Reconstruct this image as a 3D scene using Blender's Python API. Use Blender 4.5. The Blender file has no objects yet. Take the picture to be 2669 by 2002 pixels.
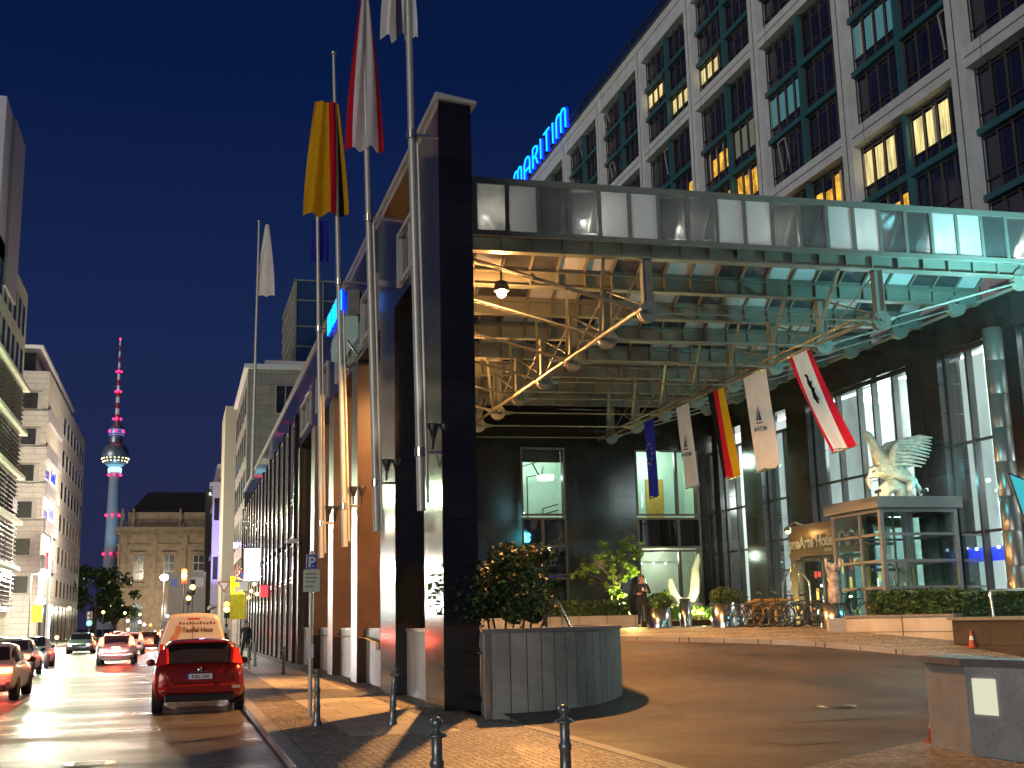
import bpy, bmesh, math, random
from mathutils import Vector, Matrix
random.seed(7)
PI = math.pi
SC = bpy.context.scene
COL = SC.collection

# ------------------------------------------------------------------ helpers
class MB:
    """collects shapes and links them as ONE mesh object"""
    def __init__(s):
        s.v = []; s.f = []; s.m = []; s.sm = []; s.cur = 0
    def mi(s, i):
        s.cur = i; return s
    def add(s, vs, fs, smooth=False):
        n = len(s.v); s.v += [tuple(p) for p in vs]
        for f in fs:
            s.f.append(tuple(i + n for i in f)); s.m.append(s.cur); s.sm.append(smooth)
        return s
    def box(s, x0, x1, y0, y1, z0, z1):
        return s.add([(x0,y0,z0),(x1,y0,z0),(x1,y1,z0),(x0,y1,z0),(x0,y0,z1),(x1,y0,z1),(x1,y1,z1),(x0,y1,z1)],
                     [(0,3,2,1),(4,5,6,7),(0,1,5,4),(1,2,6,5),(2,3,7,6),(3,0,4,7)])
    def rbox(s, c, u, v, w):
        """box from centre and three half vectors"""
        c = Vector(c); u = Vector(u); v = Vector(v); w = Vector(w)
        p = [c-u-v-w, c+u-v-w, c+u+v-w, c-u+v-w, c-u-v+w, c+u-v+w, c+u+v+w, c-u+v+w]
        return s.add(p, [(0,3,2,1),(4,5,6,7),(0,1,5,4),(1,2,6,5),(2,3,7,6),(3,0,4,7)])
    def bar(s, a, b, w, h=None, up=(0,0,1)):
        a = Vector(a); b = Vector(b); d = (b-a)
        if d.length < 1e-6: return s
        h = h or w; dn = d.normalized(); up = Vector(up)
        if abs(dn.dot(up)) > .98: up = Vector((1,0,0)) if abs(dn.x) < .9 else Vector((0,1,0))
        r = dn.cross(up).normalized(); t = r.cross(dn).normalized()
        return s.rbox((a+b)/2, d/2, r*w/2, t*h/2)
    def tube(s, pts, r, n=8, cap=True, smooth=True):
        pts = [Vector(p) for p in pts]
        rs = r if isinstance(r, (list, tuple)) else [r]*len(pts)
        vs = []; fs = []; ref = None
        for i, p in enumerate(pts):
            if i == 0: d = pts[1]-pts[0]
            elif i == len(pts)-1: d = pts[-1]-pts[-2]
            else: d = (pts[i+1]-pts[i]).normalized()+(pts[i]-pts[i-1]).normalized()
            d = d.normalized() if d.length > 1e-9 else Vector((0,0,1))
            if ref is None:
                ref = Vector((0,0,1)) if abs(d.z) < .9 else Vector((1,0,0))
            u = d.cross(ref)
            if u.length < 1e-4: u = d.cross(Vector((0,1,0)))
            u.normalize(); w = u.cross(d).normalized(); ref = w
            for k in range(n):
                a = 2*PI*k/n
                vs.append(p+u*math.cos(a)*rs[i]+w*math.sin(a)*rs[i])
        for i in range(len(pts)-1):
            for k in range(n):
                a = i*n+k; b = i*n+(k+1) % n
                fs.append((a, b, b+n, a+n))
        s.add(vs, fs, smooth)
        if cap:
            s.add(vs[:n], [tuple(range(n))[::-1]]); s.add(vs[-n:], [tuple(range(n))])
        return s
    def lathe(s, c, prof, n=16, smooth=True, a0=0, a1=2*PI, axis=None):
        """prof: list of (r, z)"""
        c = Vector(c); full = abs(a1-a0-2*PI) < 1e-6; m = n if full else n+1
        vs = []
        for r, z in prof:
            for k in range(m):
                a = a0+(a1-a0)*k/n
                p = Vector((math.cos(a)*r, math.sin(a)*r, z))
                if axis == 'y': p = Vector((p.x, p.z, p.y))
                if axis == 'x': p = Vector((p.z, p.x, p.y))
                vs.append(c+p)
        fs = []
        for i in range(len(prof)-1):
            for k in range(n):
                a = i*m+k; b = i*m+((k+1) % m if full else k+1)
                fs.append((a, b, b+m, a+m))
        return s.add(vs, fs, smooth)
    def sphere(s, c, r, n=12, sz=1.0, smooth=True):
        k = n//2
        return s.lathe(c, [(r*math.sin(PI*i/k)+1e-4, -r*sz*math.cos(PI*i/k)) for i in range(k+1)], n, smooth)
    def prism(s, poly, d0, d1, plane='xz'):
        """extrude a 2D polygon: plane xz -> depth y, yz -> depth x, xy -> depth z"""
        def P(a, b, d):
            return (a, d, b) if plane == 'xz' else ((d, a, b) if plane == 'yz' else (a, b, d))
        n = len(poly)
        vs = [P(a, b, d0) for a, b in poly]+[P(a, b, d1) for a, b in poly]
        fs = [tuple(range(n))[::-1], tuple(range(n, 2*n))]+[(i, (i+1) % n, (i+1) % n+n, i+n) for i in range(n)]
        return s.add(vs, fs)
    def quad(s, a, b, c, d):
        return s.add([a, b, c, d], [(0,1,2,3)])
    def grid(s, fn, nu, nv, smooth=True):
        vs = [fn(i/nu, j/nv) for j in range(nv+1) for i in range(nu+1)]
        fs = [(j*(nu+1)+i, j*(nu+1)+i+1, (j+1)*(nu+1)+i+1, (j+1)*(nu+1)+i) for j in range(nv) for i in range(nu)]
        return s.add(vs, fs, smooth)
    def mesh(s, vs, fs, smooth=False):
        return s.add(vs, fs, smooth)
    def build(s, name, mats, parent=None, loc=None, bevel=0, **tags):
        me = bpy.data.meshes.new(name)
        me.from_pydata([tuple(v) for v in s.v], [], s.f)
        if not isinstance(mats, (list, tuple)): mats = [mats]
        for m in mats: me.materials.append(m)
        me.polygons.foreach_set('material_index', [min(i, len(mats)-1) for i in s.m])
        me.polygons.foreach_set('use_smooth', s.sm)
        me.update()
        o = bpy.data.objects.new(name, me); COL.objects.link(o)
        if loc is not None: o.location = loc
        if parent: o.parent = parent
        if bevel:
            b = o.modifiers.new('bevel', 'BEVEL'); b.width = bevel; b.segments = 2; b.limit_method = 'ANGLE'
        for k, val in tags.items(): o[k] = val
        return o

def thing(name, label, cat, loc=(0,0,0), rz=0, group=None):
    o = bpy.data.objects.new(name, None); COL.objects.link(o)
    o.location = loc; o.rotation_euler = (0,0,rz); o.empty_display_size = .2
    o['label'] = label; o['category'] = cat
    if group: o['group'] = group
    return o

def dup(root, loc=None, rz=None, label=None, group=None, scale=None):
    kids = {}
    for o in bpy.data.objects:
        if o.parent: kids.setdefault(o.parent.name, []).append(o)
    def cp(o, par):
        c = o.copy(); COL.objects.link(c)
        if par: c.parent = par
        for k in kids.get(o.name, []): cp(k, c)
        return c
    r = cp(root, None)
    if loc is not None: r.location = loc
    if rz is not None: r.rotation_euler = (0,0,rz)
    if scale is not None: r.scale = (scale, scale, scale)
    if label: r['label'] = label
    if group: r['group'] = group
    return r

def text_mb(mb, body, size, origin, u, v, depth=.02, align='LEFT', bold=0.0, squeeze=1.0):
    """lettering laid out along u (reading direction), v (up); solid of the given depth"""
    cu = bpy.data.curves.new('t', 'FONT'); cu.body = body; cu.size = size; cu.align_x = align
    cu.extrude = depth/2; cu.offset = bold; cu.resolution_u = 3
    ob = bpy.data.objects.new('t', cu); COL.objects.link(ob)
    dg = bpy.context.evaluated_depsgraph_get()
    me = bpy.data.meshes.new_from_object(ob.evaluated_get(dg))
    u = Vector(u).normalized(); v = Vector(v).normalized(); w = u.cross(v); o = Vector(origin)
    mb.add([o+u*p.co.x*squeeze+v*p.co.y+w*p.co.z for p in me.vertices], [tuple(f.vertices) for f in me.polygons])
    bpy.data.objects.remove(ob); bpy.data.curves.remove(cu); bpy.data.meshes.remove(me)
    return mb

# ------------------------------------------------------------------ materials
def nodes_of(m):
    m.use_nodes = True; nt = m.node_tree
    return nt, nt.nodes, nt.links, nt.nodes['Principled BSDF']
def N(nt, t, **kw):
    n = nt.nodes.new(t)
    for k, v in kw.items():
        if k in n.inputs: n.inputs[k].default_value = v
        else: setattr(n, k, v)
    return n
def mat(name, col, rough=.6, metal=0, var=.15, scale=4.0, bump=0.0, bscale=60, spec=.5, emit=None, es=0, coat=0, stretch=None):
    m = bpy.data.materials.new(name); nt, ns, ln, b = nodes_of(m)
    b.inputs['Roughness'].default_value = rough; b.inputs['Metallic'].default_value = metal
    b.inputs['Specular IOR Level'].default_value = spec
    if coat: b.inputs['Coat Weight'].default_value = coat; b.inputs['Coat Roughness'].default_value = .05
    tc = N(nt, 'ShaderNodeTexCoord')
    mp = N(nt, 'ShaderNodeMapping'); ln.new(tc.outputs['Object'], mp.inputs[0])
    if stretch: mp.inputs['Scale'].default_value = stretch
    no = N(nt, 'ShaderNodeTexNoise', Scale=scale, Detail=6.0, Roughness=.6); ln.new(mp.outputs[0], no.inputs['Vector'])
    r = N(nt, 'ShaderNodeValToRGB')
    c = list(col)
    r.color_ramp.elements[0].position = .3; r.color_ramp.elements[1].position = .7
    r.color_ramp.elements[0].color = tuple(x*(1-var) for x in c)+(1,)
    r.color_ramp.elements[1].color = tuple(min(1, x*(1+var)) for x in c)+(1,)
    ln.new(no.outputs[0], r.inputs[0]); ln.new(r.outputs[0], b.inputs['Base Color'])
    if bump:
        n2 = N(nt, 'ShaderNodeTexNoise', Scale=bscale, Detail=3.0); ln.new(mp.outputs[0], n2.inputs['Vector'])
        bp = N(nt, 'ShaderNodeBump', Strength=bump, Distance=.02); ln.new(n2.outputs[0], bp.inputs['Height'])
        ln.new(bp.outputs[0], b.inputs['Normal'])
    if emit:
        b.inputs['Emission Color'].default_value = tuple(emit)+(1,); b.inputs['Emission Strength'].default_value = es
    return m
def emis(name, col, s):
    m = bpy.data.materials.new(name); nt, ns, ln, b = nodes_of(m)
    b.inputs['Base Color'].default_value = (.02,.02,.02,1)
    b.inputs['Emission Color'].default_value = tuple(col)+(1,); b.inputs['Emission Strength'].default_value = s
    return m
def facing_uv(nt, kind):
    """returns a socket with (horizontal, vertical) coordinates for a wall"""
    tc = N(nt, 'ShaderNodeTexCoord'); se = N(nt, 'ShaderNodeSeparateXYZ'); nt.links.new(tc.outputs['Object'], se.inputs[0])
    cb = N(nt, 'ShaderNodeCombineXYZ')
    if kind == 'wall':
        ad = N(nt, 'ShaderNodeMath', operation='ADD'); nt.links.new(se.outputs[0], ad.inputs[0]); nt.links.new(se.outputs[1], ad.inputs[1])
        nt.links.new(ad.outputs[0], cb.inputs[0]); nt.links.new(se.outputs[2], cb.inputs[1])
    else:
        nt.links.new(se.outputs[0], cb.inputs[0]); nt.links.new(se.outputs[1], cb.inputs[1])
    return cb.outputs[0]
def slabmat(name, c1, c2, joint, w, h, rough=.4, mortar=.012, kind='wall', bump=.3, speck=.25, spec=.5, offset=.5, speckscale=90, dirt=.25):
    m = bpy.data.materials.new(name); nt, ns, ln, b = nodes_of(m)
    uv = facing_uv(nt, kind)
    br = N(nt, 'ShaderNodeTexBrick', offset=offset); ln.new(uv, br.inputs['Vector'])
    br.inputs['Color1'].default_value = tuple(c1)+(1,); br.inputs['Color2'].default_value = tuple(c2)+(1,)
    br.inputs['Mortar'].default_value = tuple(joint)+(1,); br.inputs['Scale'].default_value = 1
    br.inputs['Mortar Size'].default_value = mortar; br.inputs['Mortar Smooth'].default_value = .1
    br.inputs['Brick Width'].default_value = w; br.inputs['Row Height'].default_value = h; br.inputs['Bias'].default_value = 0
    tc = N(nt, 'ShaderNodeTexCoord')
    no = N(nt, 'ShaderNodeTexNoise', Scale=speckscale, Detail=2.0); ln.new(tc.outputs['Object'], no.inputs['Vector'])
    n2 = N(nt, 'ShaderNodeTexNoise', Scale=1.1, Detail=5.0, Roughness=.65); ln.new(tc.outputs['Object'], n2.inputs['Vector'])
    mr = N(nt, 'ShaderNodeMapRange'); mr.inputs[1].default_value = .3; mr.inputs[2].default_value = .7
    mr.inputs[3].default_value = 1-speck; mr.inputs[4].default_value = 1+speck; ln.new(no.outputs[0], mr.inputs[0])
    m2 = N(nt, 'ShaderNodeMapRange'); m2.inputs[1].default_value = .3; m2.inputs[2].default_value = .7
    m2.inputs[3].default_value = 1-dirt; m2.inputs[4].default_value = 1+dirt; ln.new(n2.outputs[0], m2.inputs[0])
    mu = N(nt, 'ShaderNodeMath', operation='MULTIPLY'); ln.new(mr.outputs[0], mu.inputs[0]); ln.new(m2.outputs[0], mu.inputs[1])
    mx = N(nt, 'ShaderNodeVectorMath', operation='SCALE'); ln.new(br.outputs['Color'], mx.inputs[0]); ln.new(mu.outputs[0], mx.inputs['Scale'])
    ln.new(mx.outputs[0], b.inputs['Base Color'])
    b.inputs['Roughness'].default_value = rough; b.inputs['Specular IOR Level'].default_value = spec
    bp = N(nt, 'ShaderNodeBump', Strength=bump, Distance=.01); bp.invert = True
    ln.new(br.outputs['Fac'], bp.inputs['Height']); ln.new(bp.outputs[0], b.inputs['Normal'])
    return m
def cobble(name, c, size=.11, rough=.55, gap=.35):
    m = bpy.data.materials.new(name); nt, ns, ln, b = nodes_of(m)
    tc = N(nt, 'ShaderNodeTexCoord')
    vo = N(nt, 'ShaderNodeTexVoronoi', feature='DISTANCE_TO_EDGE', Scale=1/size); vo.inputs['Randomness'].default_value = .55
    v2 = N(nt, 'ShaderNodeTexVoronoi', feature='F1', Scale=1/size); v2.inputs['Randomness'].default_value = .55
    n2 = N(nt, 'ShaderNodeTexNoise', Scale=.9, Detail=5.0)
    for n in (vo, v2, n2): ln.new(tc.outputs['Object'], n.inputs['Vector'])
    r = N(nt, 'ShaderNodeValToRGB'); r.color_ramp.elements[0].position = .02; r.color_ramp.elements[1].position = .12
    r.color_ramp.elements[0].color = (gap*c[0]*.5, gap*c[1]*.5, gap*c[2]*.45, 1); r.color_ramp.elements[1].color = (1,1,1,1)
    ln.new(vo.outputs['Distance'], r.inputs[0])
    sp = N(nt, 'ShaderNodeSeparateXYZ'); ln.new(v2.outputs['Color'], sp.inputs[0])
    m1 = N(nt, 'ShaderNodeMapRange'); m1.inputs[3].default_value = .55; m1.inputs[4].default_value = 1.35; ln.new(sp.outputs[0], m1.inputs[0])
    m2 = N(nt, 'ShaderNodeMapRange'); m2.inputs[1].default_value = .3; m2.inputs[2].default_value = .7; m2.inputs[3].default_value = .7; m2.inputs[4].default_value = 1.25
    ln.new(n2.outputs[0], m2.inputs[0])
    mu = N(nt, 'ShaderNodeMath', operation='MULTIPLY'); ln.new(m1.outputs[0], mu.inputs[0]); ln.new(m2.outputs[0], mu.inputs[1])
    rgb = N(nt, 'ShaderNodeVectorMath', operation='SCALE'); rgb.inputs[0].default_value = c; ln.new(mu.outputs[0], rgb.inputs['Scale'])
    mm = N(nt, 'ShaderNodeVectorMath', operation='MULTIPLY'); ln.new(rgb.outputs[0], mm.inputs[0]); ln.new(r.outputs[0], mm.inputs[1])
    ln.new(mm.outputs[0], b.inputs['Base Color'])
    b.inputs['Roughness'].default_value = rough
    bp = N(nt, 'ShaderNodeBump', Strength=.9, Distance=.02); ln.new(r.outputs[0], bp.inputs['Height']); ln.new(bp.outputs[0], b.inputs['Normal'])
    return m
def lit(name, col, s, sc=1.0, stretch=(1,4,.5), lo=.45):
    """lit room behind glass: emission broken up by curtains and furniture"""
    m = emis(name, col, s); nt = m.node_tree; b = nt.nodes['Principled BSDF']
    tc = N(nt, 'ShaderNodeTexCoord'); mp = N(nt, 'ShaderNodeMapping'); mp.inputs['Scale'].default_value = stretch; nt.links.new(tc.outputs['Object'], mp.inputs[0])
    no = N(nt, 'ShaderNodeTexNoise', Scale=sc, Detail=4.0, Roughness=.6); nt.links.new(mp.outputs[0], no.inputs['Vector'])
    mr = N(nt, 'ShaderNodeMapRange'); mr.inputs[1].default_value = .35; mr.inputs[2].default_value = .65; mr.inputs[3].default_value = s*lo; mr.inputs[4].default_value = s*1.25
    nt.links.new(no.outputs[0], mr.inputs[0]); nt.links.new(mr.outputs[0], b.inputs['Emission Strength']); return m
def glassmat(name, tint=(.9,.95,.95), refl=.12, rough=.02, frost=0.0):
    """thin architectural glass: transparency + mirror by fresnel, optional frosting"""
    m = bpy.data.materials.new(name); m.use_nodes = True; nt = m.node_tree; nt.nodes.clear(); ln = nt.links
    out = N(nt, 'ShaderNodeOutputMaterial'); tr = N(nt, 'ShaderNodeBsdfTransparent'); tr.inputs[0].default_value = tuple(tint)+(1,)
    gl = N(nt, 'ShaderNodeBsdfGlossy'); gl.inputs['Roughness'].default_value = rough
    lw = N(nt, 'ShaderNodeLayerWeight', Blend=.5); pw = N(nt, 'ShaderNodeMath', operation='POWER'); ln.new(lw.outputs['Facing'], pw.inputs[0]); pw.inputs[1].default_value = 3.5
    mr = N(nt, 'ShaderNodeMapRange'); mr.inputs[3].default_value = refl*.6; mr.inputs[4].default_value = .7; ln.new(pw.outputs[0], mr.inputs[0])
    mx = N(nt, 'ShaderNodeMixShader'); ln.new(mr.outputs[0], mx.inputs[0]); ln.new(tr.outputs[0], mx.inputs[1]); ln.new(gl.outputs[0], mx.inputs[2])
    last = mx
    if frost:
        df = N(nt, 'ShaderNodeBsdfDiffuse'); df.inputs[0].default_value = tuple(tint)+(1,)
        tl = N(nt, 'ShaderNodeBsdfTranslucent'); tl.inputs[0].default_value = tuple(tint)+(1,)
        m1 = N(nt, 'ShaderNodeMixShader'); m1.inputs[0].default_value = .35; ln.new(df.outputs[0], m1.inputs[1]); ln.new(tl.outputs[0], m1.inputs[2])
        m2 = N(nt, 'ShaderNodeMixShader'); m2.inputs[0].default_value = frost; ln.new(mx.outputs[0], m2.inputs[1]); ln.new(m1.outputs[0], m2.inputs[2])
        last = m2
    ln.new(last.outputs[0], out.inputs[0])
    return m

M = {}
M['asphalt'] = mat('asphalt', (.10,.092,.085), .34, var=.3, scale=1.6, bump=.35, bscale=110, spec=.45)
M['asphalt2'] = mat('asphalt_drive', (.066,.052,.043), .6, var=.7, scale=.35, bump=.5, bscale=90, spec=.35)
M['ground'] = mat('ground', (.05,.05,.05), .8, var=.2)
def grain(m, rlo, rhi, rs=.5, cs=260, amt=.45, st=(.35,1.6,1)):
    nt, ns, ln, b = m.node_tree, m.node_tree.nodes, m.node_tree.links, m.node_tree.nodes['Principled BSDF']
    tc = N(nt, 'ShaderNodeTexCoord'); mp = N(nt, 'ShaderNodeMapping'); mp.inputs['Scale'].default_value = st; ln.new(tc.outputs['Object'], mp.inputs[0])
    no = N(nt, 'ShaderNodeTexNoise', Scale=rs, Detail=6.0, Roughness=.7); ln.new(mp.outputs[0], no.inputs['Vector'])
    mr = N(nt, 'ShaderNodeMapRange'); mr.inputs[1].default_value = .35; mr.inputs[2].default_value = .65; mr.inputs[3].default_value = rlo; mr.inputs[4].default_value = rhi
    ln.new(no.outputs[0], mr.inputs[0]); ln.new(mr.outputs[0], b.inputs['Roughness'])
    old = b.inputs['Base Color'].links[0].from_socket
    vo = N(nt, 'ShaderNodeTexNoise', Scale=cs, Detail=2.0); ln.new(tc.outputs['Object'], vo.inputs['Vector'])
    v2 = N(nt, 'ShaderNodeTexNoise', Scale=14, Detail=8.0, Roughness=.8); ln.new(tc.outputs['Object'], v2.inputs['Vector'])
    m1 = N(nt, 'ShaderNodeMapRange'); m1.inputs[1].default_value = .35; m1.inputs[2].default_value = .65; m1.inputs[3].default_value = 1-amt; m1.inputs[4].default_value = 1+amt; ln.new(vo.outputs[0], m1.inputs[0])
    m2 = N(nt, 'ShaderNodeMapRange'); m2.inputs[1].default_value = .3; m2.inputs[2].default_value = .7; m2.inputs[3].default_value = .72; m2.inputs[4].default_value = 1.25; ln.new(v2.outputs[0], m2.inputs[0])
    mu = N(nt, 'ShaderNodeMath', operation='MULTIPLY'); ln.new(m1.outputs[0], mu.inputs[0]); ln.new(m2.outputs[0], mu.inputs[1])
    sc = N(nt, 'ShaderNodeVectorMath', operation='SCALE'); ln.new(old, sc.inputs[0]); ln.new(mu.outputs[0], sc.inputs['Scale']); ln.new(sc.outputs[0], b.inputs['Base Color'])
grain(M['asphalt'], .22, .5, .45); grain(M['asphalt2'], .45, .75, .3, 120, .5, (1,1,1))
M['line'] = mat('road_paint', (.6,.6,.58), .5, var=.2, scale=8)
M['cobble'] = cobble('cobble_setts', (.34,.30,.255), .105)
M['mosaic'] = cobble('mosaic_setts', (.42,.36,.28), .07)
M['slab'] = slabmat('pavement_slab', (.50,.46,.38), (.42,.385,.32), (.10,.09,.08), 1.0, 1.0, .5, .015, 'floor', .4, .15)
M['kerb'] = slabmat('kerb_granite', (.33,.31,.29), (.27,.26,.25), (.06,.06,.06), 1.0, 1.0, .5, .012, 'floor', .3, .2, offset=0)
M['granite'] = slabmat('polished_granite', (.040,.036,.034), (.030,.027,.026), (.015,.014,.013), 1.5, .93, .16, .012, 'wall', .5, .35, spec=.6, offset=0)
M['granite_black'] = slabmat('black_granite', (.017,.0155,.0145), (.012,.011,.0105), (.006,.006,.0055), 1.5, .93, .13, .012, 'wall', .5, .35, spec=.6, offset=0)
M['granite_lamplit'] = slabmat('lamplit_granite', (.082,.050,.036), (.068,.043,.031), (.07,.045,.03), 1.5, .93, .3, .012, 'wall', .4, .3, spec=.5, offset=0)  # the dark granite again, with orange lamplight put into its colour
M['planter'] = slabmat('flamed_granite', (.20,.195,.185), (.165,.16,.15), (.05,.05,.045), .55, 3.0, .6, .010, 'wall', .6, .22, offset=0, speckscale=60, dirt=.3)
M['planter_light'] = slabmat('pale_granite', (.44,.41,.35), (.39,.365,.315), (.09,.085,.075), 1.1, 3.0, .6, .012, 'wall', .6, .2, offset=0, speckscale=60, dirt=.25)
M['capstone'] = mat('capstone', (.20,.19,.175), .45, var=.2, scale=6, bump=.2)
M['concrete'] = slabmat('facade_concrete', (.64,.64,.635), (.60,.595,.59), (.22,.22,.22), 8.2, 50, .7, .03, 'wall', .4, .06, offset=0, dirt=.12)
M['groove'] = mat('shadow_joint', (.09,.085,.08), .8)
M['teal'] = mat('teal_steel', (.035,.125,.14), .4, var=.08)
M['bronze'] = mat('bronze_frame', (.085,.062,.055), .45, var=.1)
M['darkglass'] = mat('dark_pane', (.016,.019,.042), .06, var=.35, scale=.6, spec=.8)
M['steel'] = mat('painted_steel', (.23,.235,.195), .42, var=.08, scale=3, metal=.1)
M['steel_dk'] = mat('dark_steel', (.07,.07,.065), .4, var=.1, metal=.3)
M['iron'] = mat('cast_iron', (.26,.29,.26), .30, var=.2, scale=20, metal=.6, bump=.1)
M['alu'] = mat('brushed_aluminium', (.55,.53,.46), .42, metal=.35, var=.08)
M['chrome'] = mat('polished_steel', (.66,.65,.62), .2, metal=1, var=.04)
M['brass'] = mat('polished_rail', (.8,.75,.6), .22, metal=.9, var=.05)
M['glass'] = glassmat('clear_glass', (.86,.93,.92), .08)
M['glass_cyan'] = glassmat('box_glass', (.80,.90,.90), .07)
M['frost'] = glassmat('frosted_glass', (.90,.91,.88), .06, .1, .86)
M['roofglass'] = glassmat('roof_glass', (.50,.52,.52), .10, .03, .16)
M['white'] = mat('white_paint', (.75,.75,.74), .5, var=.05)
M['plaster'] = mat('white_plaster', (.62,.64,.60), .8, var=.06)
M['black'] = mat('black_plastic', (.02,.02,.02), .4)
M['rubber'] = mat('rubber', (.018,.018,.018), .7, bump=.2)
M['leaf'] = mat('leaf_green', (.08,.15,.03), .45, var=.5, scale=3)
M['leaf2'] = mat('leaf_bright', (.24,.34,.04), .5, var=.45, scale=4)
M['leafdk'] = mat('leaf_dark', (.035,.065,.02), .5, var=.4, scale=5)
M['bark'] = mat('bark', (.16,.12,.08), .8, var=.3, bump=.4)
M['soil'] = mat('soil', (.04,.03,.02), .9, bump=.5)
M['wood'] = mat('varnished_wood', (.55,.30,.06), .4, var=.2, scale=5)
# ------------------------------------------------------------------ heights of the forecourt
def hh(y):
    t = min(1, max(0, (y-18.4)/14.6)); return .12+1.13*(t*t*(3-2*t)*.5+t*.5)
ST = dict(kind='structure')
MB().quad((-1500,-300,-.03),(1500,-300,-.03),(1500,2500,-.03),(-1500,2500,-.03)).build('ground', M['ground'], **ST)
MB().quad((-11.5,-30,0),(1.42,-30,0),(1.42,232,0),(-11.5,232,0)).build('road', M['asphalt'], **ST)
# painted lane line between the lanes and parking bay line
mb = MB()
for k in range(26):
    y = 16+k*8
    mb.box(-3.87,-3.75,y,y+4,.002,.004+.0005)
mb.box(-11.3,-11.2,-20,230,.002,.0045)
mb.build('lane_marking', M['line'], **ST)
# kerb, a real step
mb = MB(); mb.box(1.40,1.62,-30,232,0,.125)
mb.build('kerb', M['kerb'], bevel=.012, **ST)
# right pavement: mosaic strip - slabs - mosaic strip, cobbles at the corner
MB().box(1.62,2.55,18.4,232,0,.121).build('pavement_edge_strip', M['mosaic'], **ST)
MB().box(2.55,4.25,18.4,232,0,.122).build('pavement', M['slab'], **ST)
MB().box(4.25,5.2,18.4,232,0,.1205).build('pavement_wall_strip', M['mosaic'], **ST)
mb = MB(); mb.box(1.62,5.36,-30,18.4,0,.1215)
mb.quad((5.2,18.4,.1215),(5.36,18.4,.1215),(5.36,20.6,.1215),(5.2,20.6,.1215))
mb.quad((5.36,-30,.126),(30,-30,.126),(30,13.9,.126),(9.3,13.9,.126)).quad((5.36,11.2,.126),(5.36,-30,.126),(9.3,13.9,.126),(6.9,12.35,.126))
mb.build('cobbled_pavement', M['cobble'], **ST)
# drain channel of dark setts along the driveway edge
MB().box(5.30,5.50,11.2,19.2,.119,.131).build('drain_channel', M['kerb'], **ST)
# driveway height field
mb = MB()
mb.grid(lambda u, v: (5.36+u*24, 9+v*42, hh(9+v*42)+.002), 24, 60)
mb.build('driveway', M['asphalt2'], **ST)
M['patch'] = mat('asphalt_patch', (.035,.03,.027), .5, var=.4, scale=6, bump=.5, bscale=90)
mb = MB()
for (x0, y0, pts) in ((9.2,17.0,[(0,0),(1.9,.2),(2.1,1.5),(.3,1.3)]),(12.5,21.5,[(0,0),(1.1,-.2),(1.3,1.9),(.1,2.0)]),(7.6,14.2,[(0,0),(.9,.1),(.8,.8),(-.1,.7)])):
    q = [(x0+a, y0+b) for a, b in pts]; mb.add([(a, b, hh(b)+.010) for a, b in q], [(0,1,2,3)])
mb.build('asphalt_patch', M['patch'], **ST)
def manhole(x, y, z, lab):
    t = thing('manhole_cover', lab, 'manhole cover', (x, y, z))
    b = MB(); b.lathe((0,0,0), [(.001,.004),(.29,.004),(.30,.006),(.34,.006),(.345,-.01)], 28); b.build('cover', M['iron'], t)
    b = MB()
    for k in range(6): b.box(-.2,.2,-.22+k*.08,-.19+k*.08,.004,.009)
    b.build('ribs', M['iron'], t)
manhole(11.2, 19.2, hh(19.2)+.006, 'round iron manhole cover in the driveway asphalt')
manhole(-1.1, 17.6, .003, 'round iron manhole cover in the street before the red hatchback')
# plaza pavement with its kerb (raised on the far side of the driveway)
K = [(4.9,30.9),(7.0,31.1),(9.3,31.1),(11.32,30.96),(12.39,30.56),(13.25,29.97),(14.54,29.16),(15.71,28.22),(16.6,26.9),(17.3,25.6),(17.9,24.2),(18.3,22.6),(18.6,20.5),(18.8,17.5),(18.9,13.9)]
OUT = [(4.9,49),(7.0,49),(9.3,49),(13,49),(17,49),(21,49),(25,49),(30,49),(30,42),(30,36),(30,31),(30,27),(30,22),(30,18),(30,13.9)]
mb = MB(); mk = MB()
n = len(K)
for i in range(n-1):
    for j in range(10):
        def P(i, t): 
            x = K[i][0]*(1-t)+OUT[i][0]*t; y = K[i][1]*(1-t)+OUT[i][1]*t
            return (x, y, hh(y)+.115)
        t0 = j/10; t1 = (j+1)/10
        mb.quad(P(i,t0), P(i+1,t0), P(i+1,t1), P(i,t1))
def inw(i, d):
    a = Vector(K[max(0,i-1)]); b = Vector(K[min(n-1,i+1)]); t = (b-a).normalized()
    nn = Vector((-t.y, t.x)); p = Vector(K[i])+nn*d; return p
for i in range(n-1):
    a0 = Vector(K[i]); a1 = Vector(K[i+1]); b0 = inw(i,.3); b1 = inw(i+1,.3)
    z0 = hh(a0.y); z1 = hh(a1.y)
    mk.add([(a0.x,a0.y,z0-.05),(a1.x,a1.y,z1-.05),(a1.x,a1.y,z1+.125),(a0.x,a0.y,z0+.125),(b0.x,b0.y,z0+.125),(b1.x,b1.y,z1+.125)],
           [(0,1,2,3),(3,2,5,4)])
mb.build('plaza_pavement', M['mosaic'], **ST)
mk.build('plaza_kerb', M['kerb'], **ST)
# left pavement
MB().box(-15.2,-11.5,-30,232,0,.12).build('left_pavement', M['slab'], **ST)
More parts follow.
